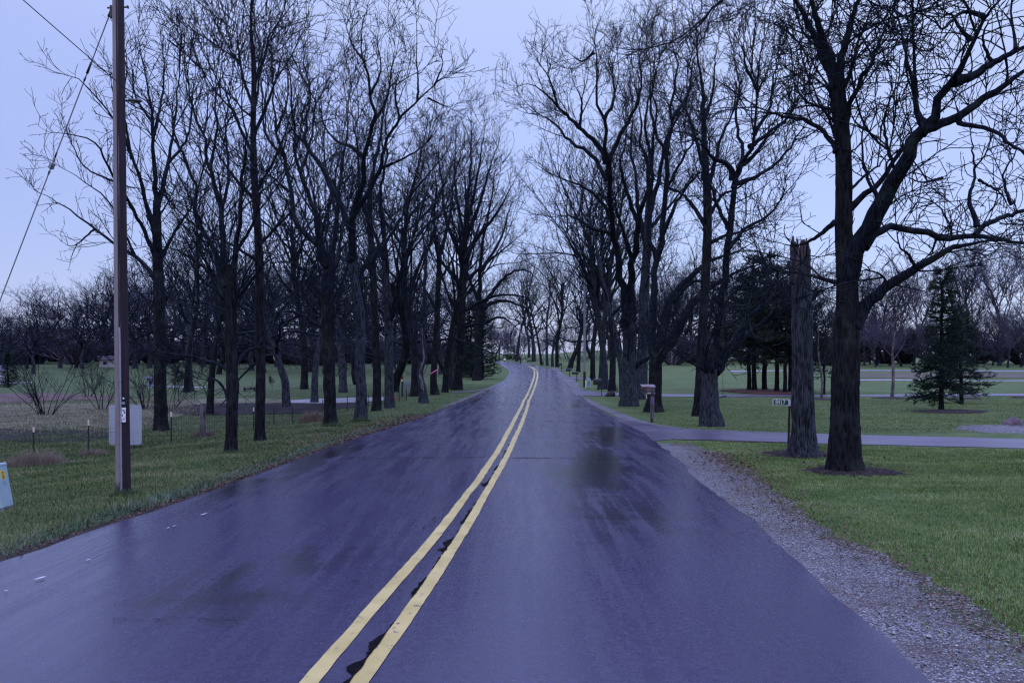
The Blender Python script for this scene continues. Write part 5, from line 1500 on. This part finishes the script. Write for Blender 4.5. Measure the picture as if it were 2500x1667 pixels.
# ------------------------------------------------------------------ wire fence
FP = [(-70, 1146, 84, 0), (82, 1122, 80, 1), (216, 1109, 84, 1), (418, 1083, 78, 1), (495, 1070, 86, 2), (619, 1050, 55, 1), (669, 1038, 45, 0), (713.5, 1032, 40, 0), (788, 1011, 36, 0), (848, 1003, 35, 0), (899, 994, 34, 0), (937, 989, 30, 0), (975, 981, 25, 0), (992, 979, 30, 0)]
W = [gp(a, b) for a, b, _, _ in FP]
fc = empty('wire_fence', W[1], 'low wire mesh fence on thin dark posts along the left field', 'fence')
o0 = Vector(W[1])
hts = [hh / F * w_.y for (_, _, hh, _), w_ in zip(FP, W)]
for (px, py, hh, kd), w_, H in zip(FP, W, hts):
    b = w_ - o0
    r_ = .026 if kd != 2 else .075
    bm = bmesh.new()
    if kd == 2:
        rod(bm, b - Vector((0, 0, .1)), b + Vector((0, 0, H)), r_, r_ * .95, 14); bm_obj('wooden_post', bm, M['bark_pale'], fc)
    else:
        box(bm, b + Vector((0, 0, H * .42 - .05)), (.034, .008, H * .84 + .1)); box(bm, b + Vector((0, .012, H * .42 - .05)), (.008, .03, H * .84 + .1))
        p_ = bm_obj('fence_post', bm, M['post_dark'], fc)
        bm = bmesh.new(); box(bm, b + Vector((0, 0, H * .92)), (.036, .014, H * .16), None, .003); bm_obj('post_tip', bm, M['cream'] if kd else M['post_dark'], p_)
bmv = Tubes()
hr = []
vr = []
for (w0, h0), (w1, h1) in zip(zip(W, hts), zip(W[1:], hts[1:])):
    d = w1 - w0; n_ = max(2, int(d.length / .11))
    for i in range(n_):
        t = i / n_
        b = w0.lerp(w1, t); b.z = gz(b.x, b.y); hh = (h0 * (1 - t) + h1 * t) * .80 * (1 - .05 * math.sin(t * math.pi))
        vr.append([tuple(b - o0 + Vector((0, 0, .02))), tuple(b - o0 + Vector((0, 0, hh)))])
    for k in range(8):
        f_ = k / 7
        hr.append([tuple(Vector((*(w0.lerp(w1, t).xy), gz(*(w0.lerp(w1, t).xy)))) - o0 + Vector((0, 0, .02 + f_ * (h0 * (1 - t) + h1 * t) * .80 * (1 - .05 * math.sin(t * math.pi))))) for t in np.linspace(0, 1, 6)])
vr = np.array(vr); hr = np.array(hr)
bmv.add(vr, np.full(vr.shape[:2], .0024), 3); bmv.add(hr, np.full(hr.shape[:2], .0028), 3)
bmv.build('wire_mesh', M['cable'], fc)

# ------------------------------------------------------------------ farm gate with two reflector posts
Pg = gp(982, 969); uu = Pg.y / F
gt = empty('farm_gate', Pg, 'small blue-grey gate between two tall dark posts with red reflectors', 'gate')
def G(px, py, d=0): return at(px, py, Pg.y + d) - Pg
for x0, yb, yt, d in ((982, 970, 917, 0), (1006, 962, 911, 1.0)):
    bm = bmesh.new(); rod(bm, G(x0, yb + 2, d), G(x0, yt, d), 2.3 * uu); pp = bm_obj('gate_post', bm, M['post_dark'], gt)
    bm = bmesh.new(); rod(bm, G(x0, yt + 11, d), G(x0, yt + 8, d), 2.6 * uu); bm_obj('reflector', bm, M['orange'], pp)
    bm = bmesh.new(); rod(bm, G(x0, yt + 13, d), G(x0, yt + 11, d), 2.5 * uu); bm_obj('white_band', bm, M['white'], pp)
bm = bmesh.new()
for x in (985, 989, 991.5, 995, 999, 1003): rod(bm, G(x, 964, .3), G(x, 929 + (x % 3) * 2, .3), .9 * uu)
for y in (932, 940, 950, 960): rod(bm, G(984, y, .3), G(1005, y - 1, .8), .8 * uu)
bm_obj('gate_panel', bm, plain('gate_blue', (.16, .18, .24), .5, .4), gt)
Pc = gp(963.5, 977)
bm = bmesh.new(); uu = Pc.y / F; rod(bm, (0, 0, 0), (0, 0, 5 * uu), 3.4 * uu, 2.4 * uu, 14); ball(bm, (0, 0, 6 * uu), (3 * uu, 3 * uu, 2.6 * uu))
o = bm_obj('marker_cone', bm, M['orange'], None, True); o.location = Pc; tag(o, 'small bright orange marker at the foot of the two-toned left trunk', 'marker')

# strips of tape on trunks
def band(name, label, px, py, Y, rpx, hpx, tilt, m):
    uu = Y / F; n_ = 18
    th = np.linspace(0, 2 * np.pi, n_, endpoint=False); V = []
    for s in (-1, 1):
        for a in th: V.append((math.cos(a) * rpx * uu, math.sin(a) * rpx * uu, s * hpx / 2 * uu + math.cos(a) * rpx * uu * tilt))
    i = np.arange(n_); Q = np.stack([i, (i + 1) % n_, (i + 1) % n_ + n_, i + n_], -1)
    o = mesh_obj(name, V, [Q], m, None, True); o.location = at(px, py, Y)
    md = o.modifiers.new('thick', 'SOLIDIFY'); md.thickness = .006
    return tag(o, label, 'tape')
band('marking_tape', 'pale red strip of tape around the dark slim trunk', 1059, 908, gp(1062, 964).y, 8.6, 3, .6, M['pink'])
# leaning dead limb with bright tape
Pd = gp(1092, 950); Yd = Pd.y
fl = empty('fallen_limb', Pd, 'broken dark limb leaning against the left trunks with a bright pink tape', 'branch')
tb = Tubes(); a, b = smooth_poly(np.array([tuple(at(1070, 880, Yd) - Pd), tuple(at(1083, 903, Yd) - Pd), tuple(at(1098, 918, Yd) - Pd), tuple(at(1107, 950, Yd) - Pd)]), [v * Yd / F for v in (4, 6, 6, 4)], 20); tb.add(a[None], b[None], 10); tb.build('limb', M['bark'], fl)
bm = bmesh.new(); box(bm, at(1092, 911, Yd - .25) - Pd, (6 * Yd / F, .02, 9 * Yd / F), Matrix.Rotation(R(35), 3, 'Y'), .004); bm_obj('pink_tape', bm, M['pink'], fl)
bm = bmesh.new(); box(bm, at(1096, 913, Yd - .27) - Pd, (2.2 * Yd / F, .02, 9 * Yd / F), Matrix.Rotation(R(35), 3, 'Y'), .004); bm_obj('blue_tape', bm, plain('blue_tape', (.10, .08, .42), .5, .3), fl)
bm = bmesh.new(); rod(bm, at(1080, 923, Yd - .2) - Pd, at(1090, 920, Yd - .2) - Pd, .8 * Yd / F); bm_obj('stub', bm, M['bare_wood'], fl)

# ------------------------------------------------------------------ wheeled farm implement
P = gp(609, 955); uu = P.y / F
fm = empty('farm_implement', P, 'old dark two-wheeled farm implement standing on the far left lawn', 'farm machine')
for sx in (-12, 12):
    x = sx * uu; r_ = 5.2 * uu
    bm = bmesh.new()
    for k in range(20):
        a0, a1 = k * math.pi / 10, (k + 1) * math.pi / 10
        rod(bm, (x, math.cos(a0) * r_, r_ + math.sin(a0) * r_), (x, math.cos(a1) * r_, r_ + math.sin(a1) * r_), .9 * uu, None, 6)
    wh = bm_obj('wheel', bm, M['post_dark'], fm)
    bm = bmesh.new()
    for k in range(8): rod(bm, (x, 0, r_), (x, math.cos(k * .785) * r_, r_ + math.sin(k * .785) * r_), .4 * uu, None, 5)
    ball(bm, (x, 0, r_), (1 * uu, 1.2 * uu, 1.2 * uu)); bm_obj('spokes', bm, M['post_dark'], wh)
bm = bmesh.new()
rod(bm, (-12 * uu, 0, 5.2 * uu), (12 * uu, 0, 5.2 * uu), 1 * uu); box(bm, (0, -.1, 6.5 * uu), (16 * uu, .5, 2 * uu), None, .02)
for x in (-7, -3, 1, 5, 8): rod(bm, (x * uu, -.3, 6 * uu), (x * uu, -.5, .5 * uu), .5 * uu, None, 6)
bm_obj('frame', bm, M['post_dark'], fm)
bm = bmesh.new(); rod(bm, (-5 * uu, 0, 6 * uu), (-5 * uu, .2, 11 * uu), .5 * uu); box(bm, (-5 * uu, .2, 11.5 * uu), (4 * uu, .3, 1 * uu), None, .03); bm_obj('seat', bm, M['post_dark'], fm)
bm = bmesh.new(); rod(bm, (3 * uu, 0, 7 * uu), (6 * uu, .2, 12 * uu), .5 * uu); rod(bm, (6 * uu, .2, 12 * uu), (5 * uu, .2, 26 * uu), .35 * uu); box(bm, (4 * uu, 0, 9 * uu), (6 * uu, .3, 3 * uu), None, .03); bm_obj('lever', bm, M['post_dark'], fm)

# ------------------------------------------------------------------ far buildings
def house(label, x0, x1, yb, ye, yr, m, roofm, name='house', dep=6):
    P = gp((x0 + x1) / 2, yb); uu = P.y / F
    h_ = empty(name, P, label, 'building', None, -math.atan2(P.x, P.y))
    W_ = (x1 - x0) * uu; E = (yb - ye) * uu; Rg = (yb - yr) * uu
    bm = bmesh.new(); box(bm, (0, dep / 2, E / 2 - .1), (W_, dep, E + .2)); bm_obj('wall', bm, m, h_)
    bm = bmesh.new()
    v = [bm.verts.new(p) for p in ((-W_ / 2 - .3, -.3, E), (W_ / 2 + .3, -.3, E), (W_ / 2 + .3, dep + .3, E), (-W_ / 2 - .3, dep + .3, E), (-W_ / 2 - .3, dep / 2, Rg), (W_ / 2 + .3, dep / 2, Rg))]
    for f in ((0, 1, 5, 4), (2, 3, 4, 5), (0, 4, 3), (1, 2, 5), (0, 3, 2, 1)): bm.faces.new([v[i] for i in f])
    bm_obj('roof', bm, roofm, h_)
    bm = bmesh.new()
    bm.free()
    for fx in (-.28, .2):
        bm = bmesh.new(); box(bm, (fx * W_, -.02, E * .55), (W_ * .14, .06, E * .4)); bm_obj('window', bm, M['black'], h_)
M['roof_grey'] = plain('roof_grey', (.07, .065, .075), .8, .2); M['wall_pale'] = plain('wall_pale', (.42, .40, .42), .7, .2, 0, .1)
house('small pale house with grey roof deep in the left wood, left of the near pole', 246, 300, 896, 878, 868, M['wall_pale'], M['roof_grey'])
house('pale house sliver at the left picture edge behind the field', -90, 3, 934, 905, 892, M['wall_pale'], M['roof_grey'])
house('low bluish-white shed seen between the shrubs right of the sign back', 360, 398, 946, 923, 919, plain('wall_blue', (.30, .33, .44), .6, .3, 0, .15), M['roof_grey'], 'shed', 3)

# ------------------------------------------------------------------ near wooden mailbox
P = gp(1593, 1031); uu = P.y / F; Ym = P.y
mb = empty('mailbox', P, 'weathered wooden mailbox with slanted lid and blue reflectors on its post, right roadside', 'mailbox')
def L(px, py, d=0): return at(px, py, Ym) + Vector((0, d, 0)) - P
M['wood_box'] = bark_mat('weathered_board', (.034, .029, .032), (.125, .108, .118), .6)
M['wood_light'] = plain('lid_edge', (.17, .155, .165), .6, .3, 0, .2, 12)
def hexa(bm, pts):
    v = [bm.verts.new(p) for p in pts]
    for f in ((0, 1, 2, 3), (7, 6, 5, 4), (0, 4, 5, 1), (1, 5, 6, 2), (2, 6, 7, 3), (3, 7, 4, 0)): bm.faces.new([v[i] for i in f])
D = .24
bm = bmesh.new(); hexa(bm, [L(1569, 955, 0), L(1599, 955, 0), L(1600, 944, 0), L(1567, 943, 0), L(1571, 955, D), L(1600, 955, D), L(1600, 941, D), L(1568, 940, D)]); bm_obj('box', bm, M['wood_box'], mb)
bm = bmesh.new(); hexa(bm, [L(1566.5, 944, -.03), L(1600.5, 945, -.03), L(1599.5, 941, .02), L(1565, 939.5, .02), L(1567, 942, D + .03), L(1600, 942, D + .03), L(1600, 939, D + .03), L(1565, 938.5, D + .03)])
bm_obj('lid', bm, M['wood_light'], mb)
bm = bmesh.new(); box(bm, (L(1585, 960) + Vector((0, D / 2 - .01, 0))), (30 * uu, D, 6 * uu), None, .004); tray = bm_obj('newspaper_tray', bm, M['wood_box'], mb)
bm = bmesh.new(); box(bm, (L(1584, 956.6) + Vector((0, D / 2, 0))), (28 * uu, D * .9, 1.8 * uu)); bm_obj('spacer', bm, M['black'], mb)
pl_ = bmesh.new(); box(pl_, L(1583.5, 959.5, -.016), (11 * uu, .004, 3.8 * uu)); npl = bm_obj('number_plate', pl_, plain('plate_dark', (.05, .05, .055), .5, .3), tray)
bm = bmesh.new()
for k, (x, h1) in enumerate(((1579.6, 3), (1582, 2.8), (1584.6, 3), (1587, 3))):
    box(bm, L(x, 959.5, -.020), (1.1 * uu if k != 0 else .6 * uu, .003, h1 * uu)); 
    if k in (1, 3): box(bm, L(x + .5, 958.6, -.021), (1.8 * uu, .003, .7 * uu))
bm_obj('digits', bm, M['white'], npl)
bm = bmesh.new(); box(bm, (L(1593.5, 1024) + L(1594, 964)) / 2 + Vector((0, .10, 0)), (9 * uu, 9 * uu, 58 * uu), None, .004); pst = bm_obj('post', bm, M['wood_box'], mb)
bm = bmesh.new(); box(bm, L(1592.5, 1026) + Vector((0, .10, 0)), (5.5 * uu, 5.5 * uu, 14 * uu)); bm_obj('post_foot', bm, M['post_dark'], mb)
fy = .10 - 4.5 * uu
for y in (974, 982.5):
    bm = bmesh.new(); rod(bm, L(1593.5, y, fy), L(1593.5, y, fy - .006), 2.9 * uu, None, 18); rf = bm_obj('reflector', bm, plain('reflector_rim', (.20, .16, .36), .4, .5), pst)
    bm = bmesh.new(); rod(bm, L(1593.5, y, fy - .005), L(1593.5, y, fy - .011), 1.7 * uu, None, 18); bm_obj('reflector_lens', bm, plain('reflector_blue', (.015, .008, .14), .25, .5), rf)
bm = bmesh.new()
for x0, y0, x1, y1, w_ in ((1570.5, 944.2, 1571, 947.5, 1.2), (1571, 943.6, 1575, 943.2, 1.5), (1575, 943.4, 1576.5, 945.5, 1.2), (1577, 944.6, 1580, 943.4, 1.5), (1580, 943.4, 1583.4, 943.4, 1.5), (1583.4, 943.6, 1583.2, 947.8, 1.1), (1573, 945.6, 1576, 945.8, 1.0)):
    rod(bm, L(x0, y0, -.036 if y0 < 945 else -.008), L(x1, y1, -.036 if y1 < 945 else -.008), w_ * .38 * uu, None, 6)
bm_obj('painted_mark', bm, plain('orange_paint', (.55, .13, .09), .6, .2), mb)
bm = bmesh.new(); rod(bm, L(1577, 962), L(1579, 973), 1.1 * uu, .8 * uu, 8); bm_obj('hanging_strip', bm, M['cream'], mb)

# ------------------------------------------------------------------ farther mailboxes
def arch_box(bm, c, Lx, Wy, H):
    pts = [(-Wy / 2, 0), (Wy / 2, 0), (Wy / 2, H * .55)] + [(Wy / 2 * math.cos(a), H * .55 + H * .45 * math.sin(a)) for a in np.linspace(.3, math.pi - .3, 7)] + [(-Wy / 2, H * .55)]
    ends = []
    for x in (-Lx / 2, Lx / 2): ends.append([bm.verts.new(Vector(c) + Vector((x, y, z))) for y, z in pts])
    n_ = len(pts)
    for i in range(n_): bm.faces.new([ends[0][i], ends[0][(i + 1) % n_], ends[1][(i + 1) % n_], ends[1][i]])
    bm.faces.new(ends[0][::-1]); bm.faces.new(ends[1])
def far_mailbox(label, px, py, x0, x1, yt, yb, m='black'):
    P = gp(px, py); uu = P.y / F
    r_ = empty('mailbox', P, label, 'mailbox', 'black mailboxes up the right roadside')
    bm = bmesh.new(); arch_box(bm, ((x0 + x1) / 2 * uu - px * uu, 0, (py - yb) * uu), (x1 - x0) * uu, (x1 - x0) * uu * .5, (yb - yt) * uu); b = bm_obj('box', bm, M[m], r_, False)
    bm = bmesh.new(); box(bm, ((x0 - px) * uu - .01, 0, (py - yb) * uu + (yb - yt) * uu * .45), (.02, (x1 - x0) * uu * .44, (yb - yt) * uu * .8)); bm_obj('door', bm, M['steel'] if m != 'black' else M['post_dark'], b)
    bm = bmesh.new(); box(bm, (0, 0, (py - yt) * uu / 2 - .1), (1.7 * uu, 1.7 * uu, (py - yt) * uu + .15)); bm_obj('post', bm, M['post_dark'], r_)
    bm = bmesh.new(); box(bm, ((x0 + x1) / 2 * uu - px * uu, 0, (py - yb) * uu - .03), ((x1 - x0) * uu * 1.05, .08, .06)); bm_obj('bracket', bm, M['post_dark'], r_)
far_mailbox('black mailbox on a dark post beside the dark boulder', 1469, 967, 1449, 1468, 924, 937)
far_mailbox('black mailbox near the middle drive, second nearest of the black ones', 1408, 933, 1397, 1412, 907, 912)
far_mailbox('black mailbox next to the small far drive', 1391, 921, 1382, 1395, 899, 904)
far_mailbox('farthest black mailbox, by the trunks at the bend', 1371, 904, 1362, 1371, 886, 891)
P = gp(1232, 884); uu = P.y / F
bx = empty('mailbox', P, 'tiny pale-topped mailbox where the road disappears', 'mailbox')
bm = bmesh.new(); box(bm, (0, 0, 2 * uu), (1.6 * uu, 1.6 * uu, 5 * uu)); bm_obj('post', bm, M['bark_grey'], bx)
bm = bmesh.new(); arch_box(bm, (0, 0, 4.5 * uu), 5 * uu, 3 * uu, 4.5 * uu); bm_obj('box', bm, M['white'], bx)

# ------------------------------------------------------------------ green pedestals and marker posts
def green_ped(label, px, py, wpx, hpx):
    P = gp(px, py); uu = P.y / F
    r_ = empty('utility_pedestal', P, label, 'pedestal')
    bm = bmesh.new(); box(bm, (0, 0, hpx * .46 * uu), (wpx * uu, wpx * uu, hpx * uu * .92), None, wpx * uu * .12); b = bm_obj('body', bm, M['pale_green'], r_)
    bm = bmesh.new(); box(bm, (0, 0, hpx * .95 * uu), (wpx * uu * 1.06, wpx * uu * 1.06, hpx * uu * .1), None, wpx * uu * .1); bm_obj('cap', bm, M['pale_green'], r_)
    bm = bmesh.new()
    for k in range(5): box(bm, (0, -wpx * uu * .5, hpx * (.25 + .1 * k) * uu), (wpx * uu * .6, .02, hpx * .03 * uu))
    bm_obj('vent', bm, M['post_dark'], b)
M['pale_green'] = plain('pale_green_paint', (.25, .36, .34), .5, .4, 0, .1)
green_ped('pale green utility pedestal beside the pale pole on the right roadside', 1437.5, 946, 8.5, 22)
green_ped('distant pale green box at the bend', 1280, 888, 4.5, 8)
P = gp(1430, 946); uu = P.y / F
mk = empty('marker_post', P, 'short white marker post leaning against the pale roadside pole', 'marker post')
bm = bmesh.new(); box(bm, (0, -.12, 9 * uu), (3.2 * uu, .05, 19 * uu), None, .01); bm_obj('post', bm, M['white'], mk)
bm = bmesh.new(); box(bm, (0, -.12, 19.3 * uu), (3.3 * uu, .06, 1.6 * uu), None, .01); bm_obj('cap', bm, M['post_dark'], mk)
# blue-green address blade left of the trunk
P = gp(1523, 962); uu = P.y / F
ad = empty('address_sign', P, 'tiny teal address sign peeping out left of the two-toned trunk', 'sign')
bm = bmesh.new(); rod(bm, (0, 0, -.1), (0, 0, 40 * uu), .8 * uu); bm_obj('post', bm, M['post_dark'], ad)
bm = bmesh.new(); box(bm, (-4 * uu, 0, 37 * uu), (8 * uu, .02, 4.5 * uu)); bm_obj('blade', bm, plain('teal_sign', (.05, .25, .27), .5, .4), ad)

# ------------------------------------------------------------------ number sign 8417
P = gp(1925, 1109); uu = P.y / F
ns = empty('address_sign', P, 'green and white number sign 8417 on a thin dark post beside the broken trunk', 'sign')
def L(px, py, d=0): return at(px, py, P.y) + Vector((0, d, 0)) - P
bm = bmesh.new()
a_, b_ = L(1924, 1112), L(1928, 975)
box(bm, (a_ + b_) / 2, (5 * uu, .012, (b_ - a_).length), Matrix.Rotation(math.atan2(b_.x - a_.x, b_.z - a_.z), 3, 'Y')); box(bm, (a_ + b_) / 2 + Vector((0, .012, 0)), (.008, .02, (b_ - a_).length), Matrix.Rotation(math.atan2(b_.x - a_.x, b_.z - a_.z), 3, 'Y'))
bm_obj('post', bm, plain('brown_post', (.030, .017, .012), .7, .2), ns)
tilt = Matrix.Rotation(R(1.4), 3, 'Y')
def panel(name, x0, x1, y0, y1, m, dy, par, bev):
    bm = bmesh.new(); c = (L(x0, y0) + L(x1, y1)) / 2
    box(bm, c + Vector((0, dy, 0)), ((x1 - x0) * uu, .003, (y1 - y0) * uu), tilt)
    if bev:
        ve = [e for e in bm.edges if (e.verts[0].co - e.verts[1].co).length < .004]
        bmesh.ops.bevel(bm, geom=ve, offset=bev * uu, segments=5, affect='EDGES', profile=0.5)
    return bm_obj(name, bm, m, par), c
bl, _ = panel('blade', 1886, 1931.5, 974, 990, M['white'], -.012, ns, 1)
gn, gc = panel('green_field', 1887.6, 1923.6, 975.4, 988.2, plain('sign_green', (.006, .085, .068), .5, .4, 0, .08), -.016, bl, 2.6)
cu = bpy.data.curves.new('digits', 'FONT'); cu.body = '8417'; cu.align_x = 'CENTER'; cu.align_y = 'CENTER'; cu.size = 15.0 * uu; cu.extrude = .001; cu.offset = .0016; cu.space_character = 1.0
tmp = bpy.data.objects.new('digits', cu); col.objects.link(tmp)
bpy.context.view_layer.update()
me = bpy.data.meshes.new_from_object(tmp.evaluated_get(bpy.context.evaluated_depsgraph_get()))
bpy.data.objects.remove(tmp)
dg = bpy.data.objects.new('digits', me); col.objects.link(dg); me.materials.clear(); me.materials.append(M['white'])
dg.parent = gn; dg.location = gc + Vector((-1.2 * uu, -.0195, 0)); dg.rotation_euler = (R(90), R(1.4), 0); dg.scale = (.82, 1, 1)
bm = bmesh.new()
for y in (976.5, 987): rod(bm, L(1929, y, -.012), L(1929, y, -.018), .8 * uu)
bm_obj('bolt', bm, M['post_dark'], bl)

# ------------------------------------------------------------------ mulch rings, boulders, swing
def disc(name, label, px, py, ax, ay, m, seed, hump=.05, cat='mulch ring'):
    rg = np.random.default_rng(seed); P = gp(px, py); uu = P.y / F
    Rx = ax * uu; n_ = 90; nr = 7
    ph = rg.uniform(0, 6.3, 6)
    th = np.linspace(0, 2 * np.pi, n_, endpoint=False)
    e_ = 1 + .08 * np.sin(3 * th + ph[0]) + .06 * np.sin(7 * th + ph[1]) + .05 * np.sin(13 * th + ph[2]) + rg.normal(0, .075, n_)
    V = []
    for k in range(nr):
        f_ = (k + .02) / (nr - 1)
        for a, e1 in zip(th, e_):
            x, y = math.cos(a) * Rx * f_ * e1, math.sin(a) * ay * f_ * e1
            V.append((x, y, gz(P.x + x, P.y + y) - P.z + (-.03 if k == nr - 1 else .010 + .0003 * P.y + hump * (1 - f_ ** 2) + rg.normal(0, .006))))
    i = np.arange(nr - 1)[:, None] * n_ + np.arange(n_)[None]; j = np.arange(nr - 1)[:, None] * n_ + (np.arange(n_)[None] + 1) % n_
    o = mesh_obj(name, V, [np.stack([i, i + n_, j + n_, j], -1).reshape(-1, 4)], m, None, True); o.location = P
    return tag(o, None, None, None, 'structure')
disc('mulch_ring', 'dark mulch ring around the walnut bole', 2075, 1152, 122, .62, M['mulch'], 1)
disc('mulch_ring', 'dark mulch ring around the broken trunk', 1950, 1110, 90, .65, M['mulch'], 2)
disc('mulch_ring', 'dark mulch ring under the spruce', 2322, 1006, 84, 1.1, M['mulch'], 3, .08)
disc('mulch_ring', 'mulch ring of the reddish young tree', 2178, 973, 42, 1.3, M['mulch'], 4)
disc('mulch_ring', 'mulch ring of the pale young tree behind the spruces', 2346, 973, 44, 1.3, M['mulch'], 5)
disc('mulch_ring', 'mulch ring of the young tree between the thick trunks', 2006, 975, 40, 1.3, M['mulch'], 6)
disc('mulch_ring', 'mulch ring at the right picture edge', 2510, 972, 30, 1.3, M['mulch'], 7)
disc('gravel_bed', 'gravel bed around the boulder', 2470, 1050, 125, 1.3, M['gravel'], 8, .10)
def boulder(label, px, py, wpx, hpx, c, seed):
    rg = np.random.default_rng(seed); P = gp(px, py); uu = P.y / F
    bm = bmesh.new(); bmesh.ops.create_icosphere(bm, subdivisions=4, radius=1)
    dirs = unit(rg.normal(size=(14, 3))); am = rg.uniform(.05, .16, 14)
    for v in bm.verts:
        n_ = np.array(v.co); d_ = 1 + sum(a_ * math.sin(3.2 * float(n_ @ q_) + i) for i, (q_, a_) in enumerate(zip(dirs, am))) * .5
        v.co = Vector(n_ * d_ * np.array([wpx / 2 * uu, wpx / 2 * uu * .8, hpx * uu]))
        if v.co.z < -.1: v.co.z = -.1
    q = NT('boulder_stone'); nn_ = q.noise(5, 6, .7); q.bump(nn_, .8, .04)
    o = bm_obj('boulder', bm, q.fin(q.ramp(nn_, (.35, tuple(a_ * .5 for a_ in c)), (.65, c)), .8, .2), None, True); o.location = P
    tag(o, label, 'boulder')
boulder('purplish boulder on the gravel bed near the right picture edge', 2470, 1042, 52, 22, (.13, .10, .115), 1)
boulder('dark rounded boulder beside the black roadside mailbox', 1489, 968, 23, 13, (.03, .032, .034), 2)
P = gp(1765, 985); Ys = P.y; uu = Ys / F
sw = empty('rope_swing', at(1765, 968, Ys), 'single-rope swing with a dark plank seat hanging right of the knot-hole tree', 'swing')
o_ = Vector(sw.location)
bm = bmesh.new(); rod(bm, at(1765, 968, Ys) - o_, at(1764, 700, Ys) - o_, .010, None, 6); bm_obj('rope', bm, M['cable'], sw)
bm = bmesh.new(); box(bm, (0, 0, 0), (16 * uu, .2, 2.6 * uu), Matrix.Rotation(R(-12), 3, 'Y'), .004); bm_obj('seat', bm, M['post_dark'], sw)
# bench on the rise
P = gp(1291, 886); uu = P.y / F
bn = empty('bench', P, 'tiny dark bench at the bend beside the pale green box', 'bench')
bm = bmesh.new(); box(bm, (0, 0, 3 * uu), (9 * uu, .5, .6 * uu)); bm_obj('seat', bm, M['post_dark'], bn)
bm = bmesh.new(); box(bm, (0, .25, 5.5 * uu), (9 * uu, .08, 3 * uu)); bm_obj('backrest', bm, M['post_dark'], bn)
for sx in (-3.5, 3.5):
    bm = bmesh.new(); box(bm, (sx * uu, 0, 1.4 * uu), (.7 * uu, .4, 3 * uu)); bm_obj('leg', bm, M['post_dark'], bn)
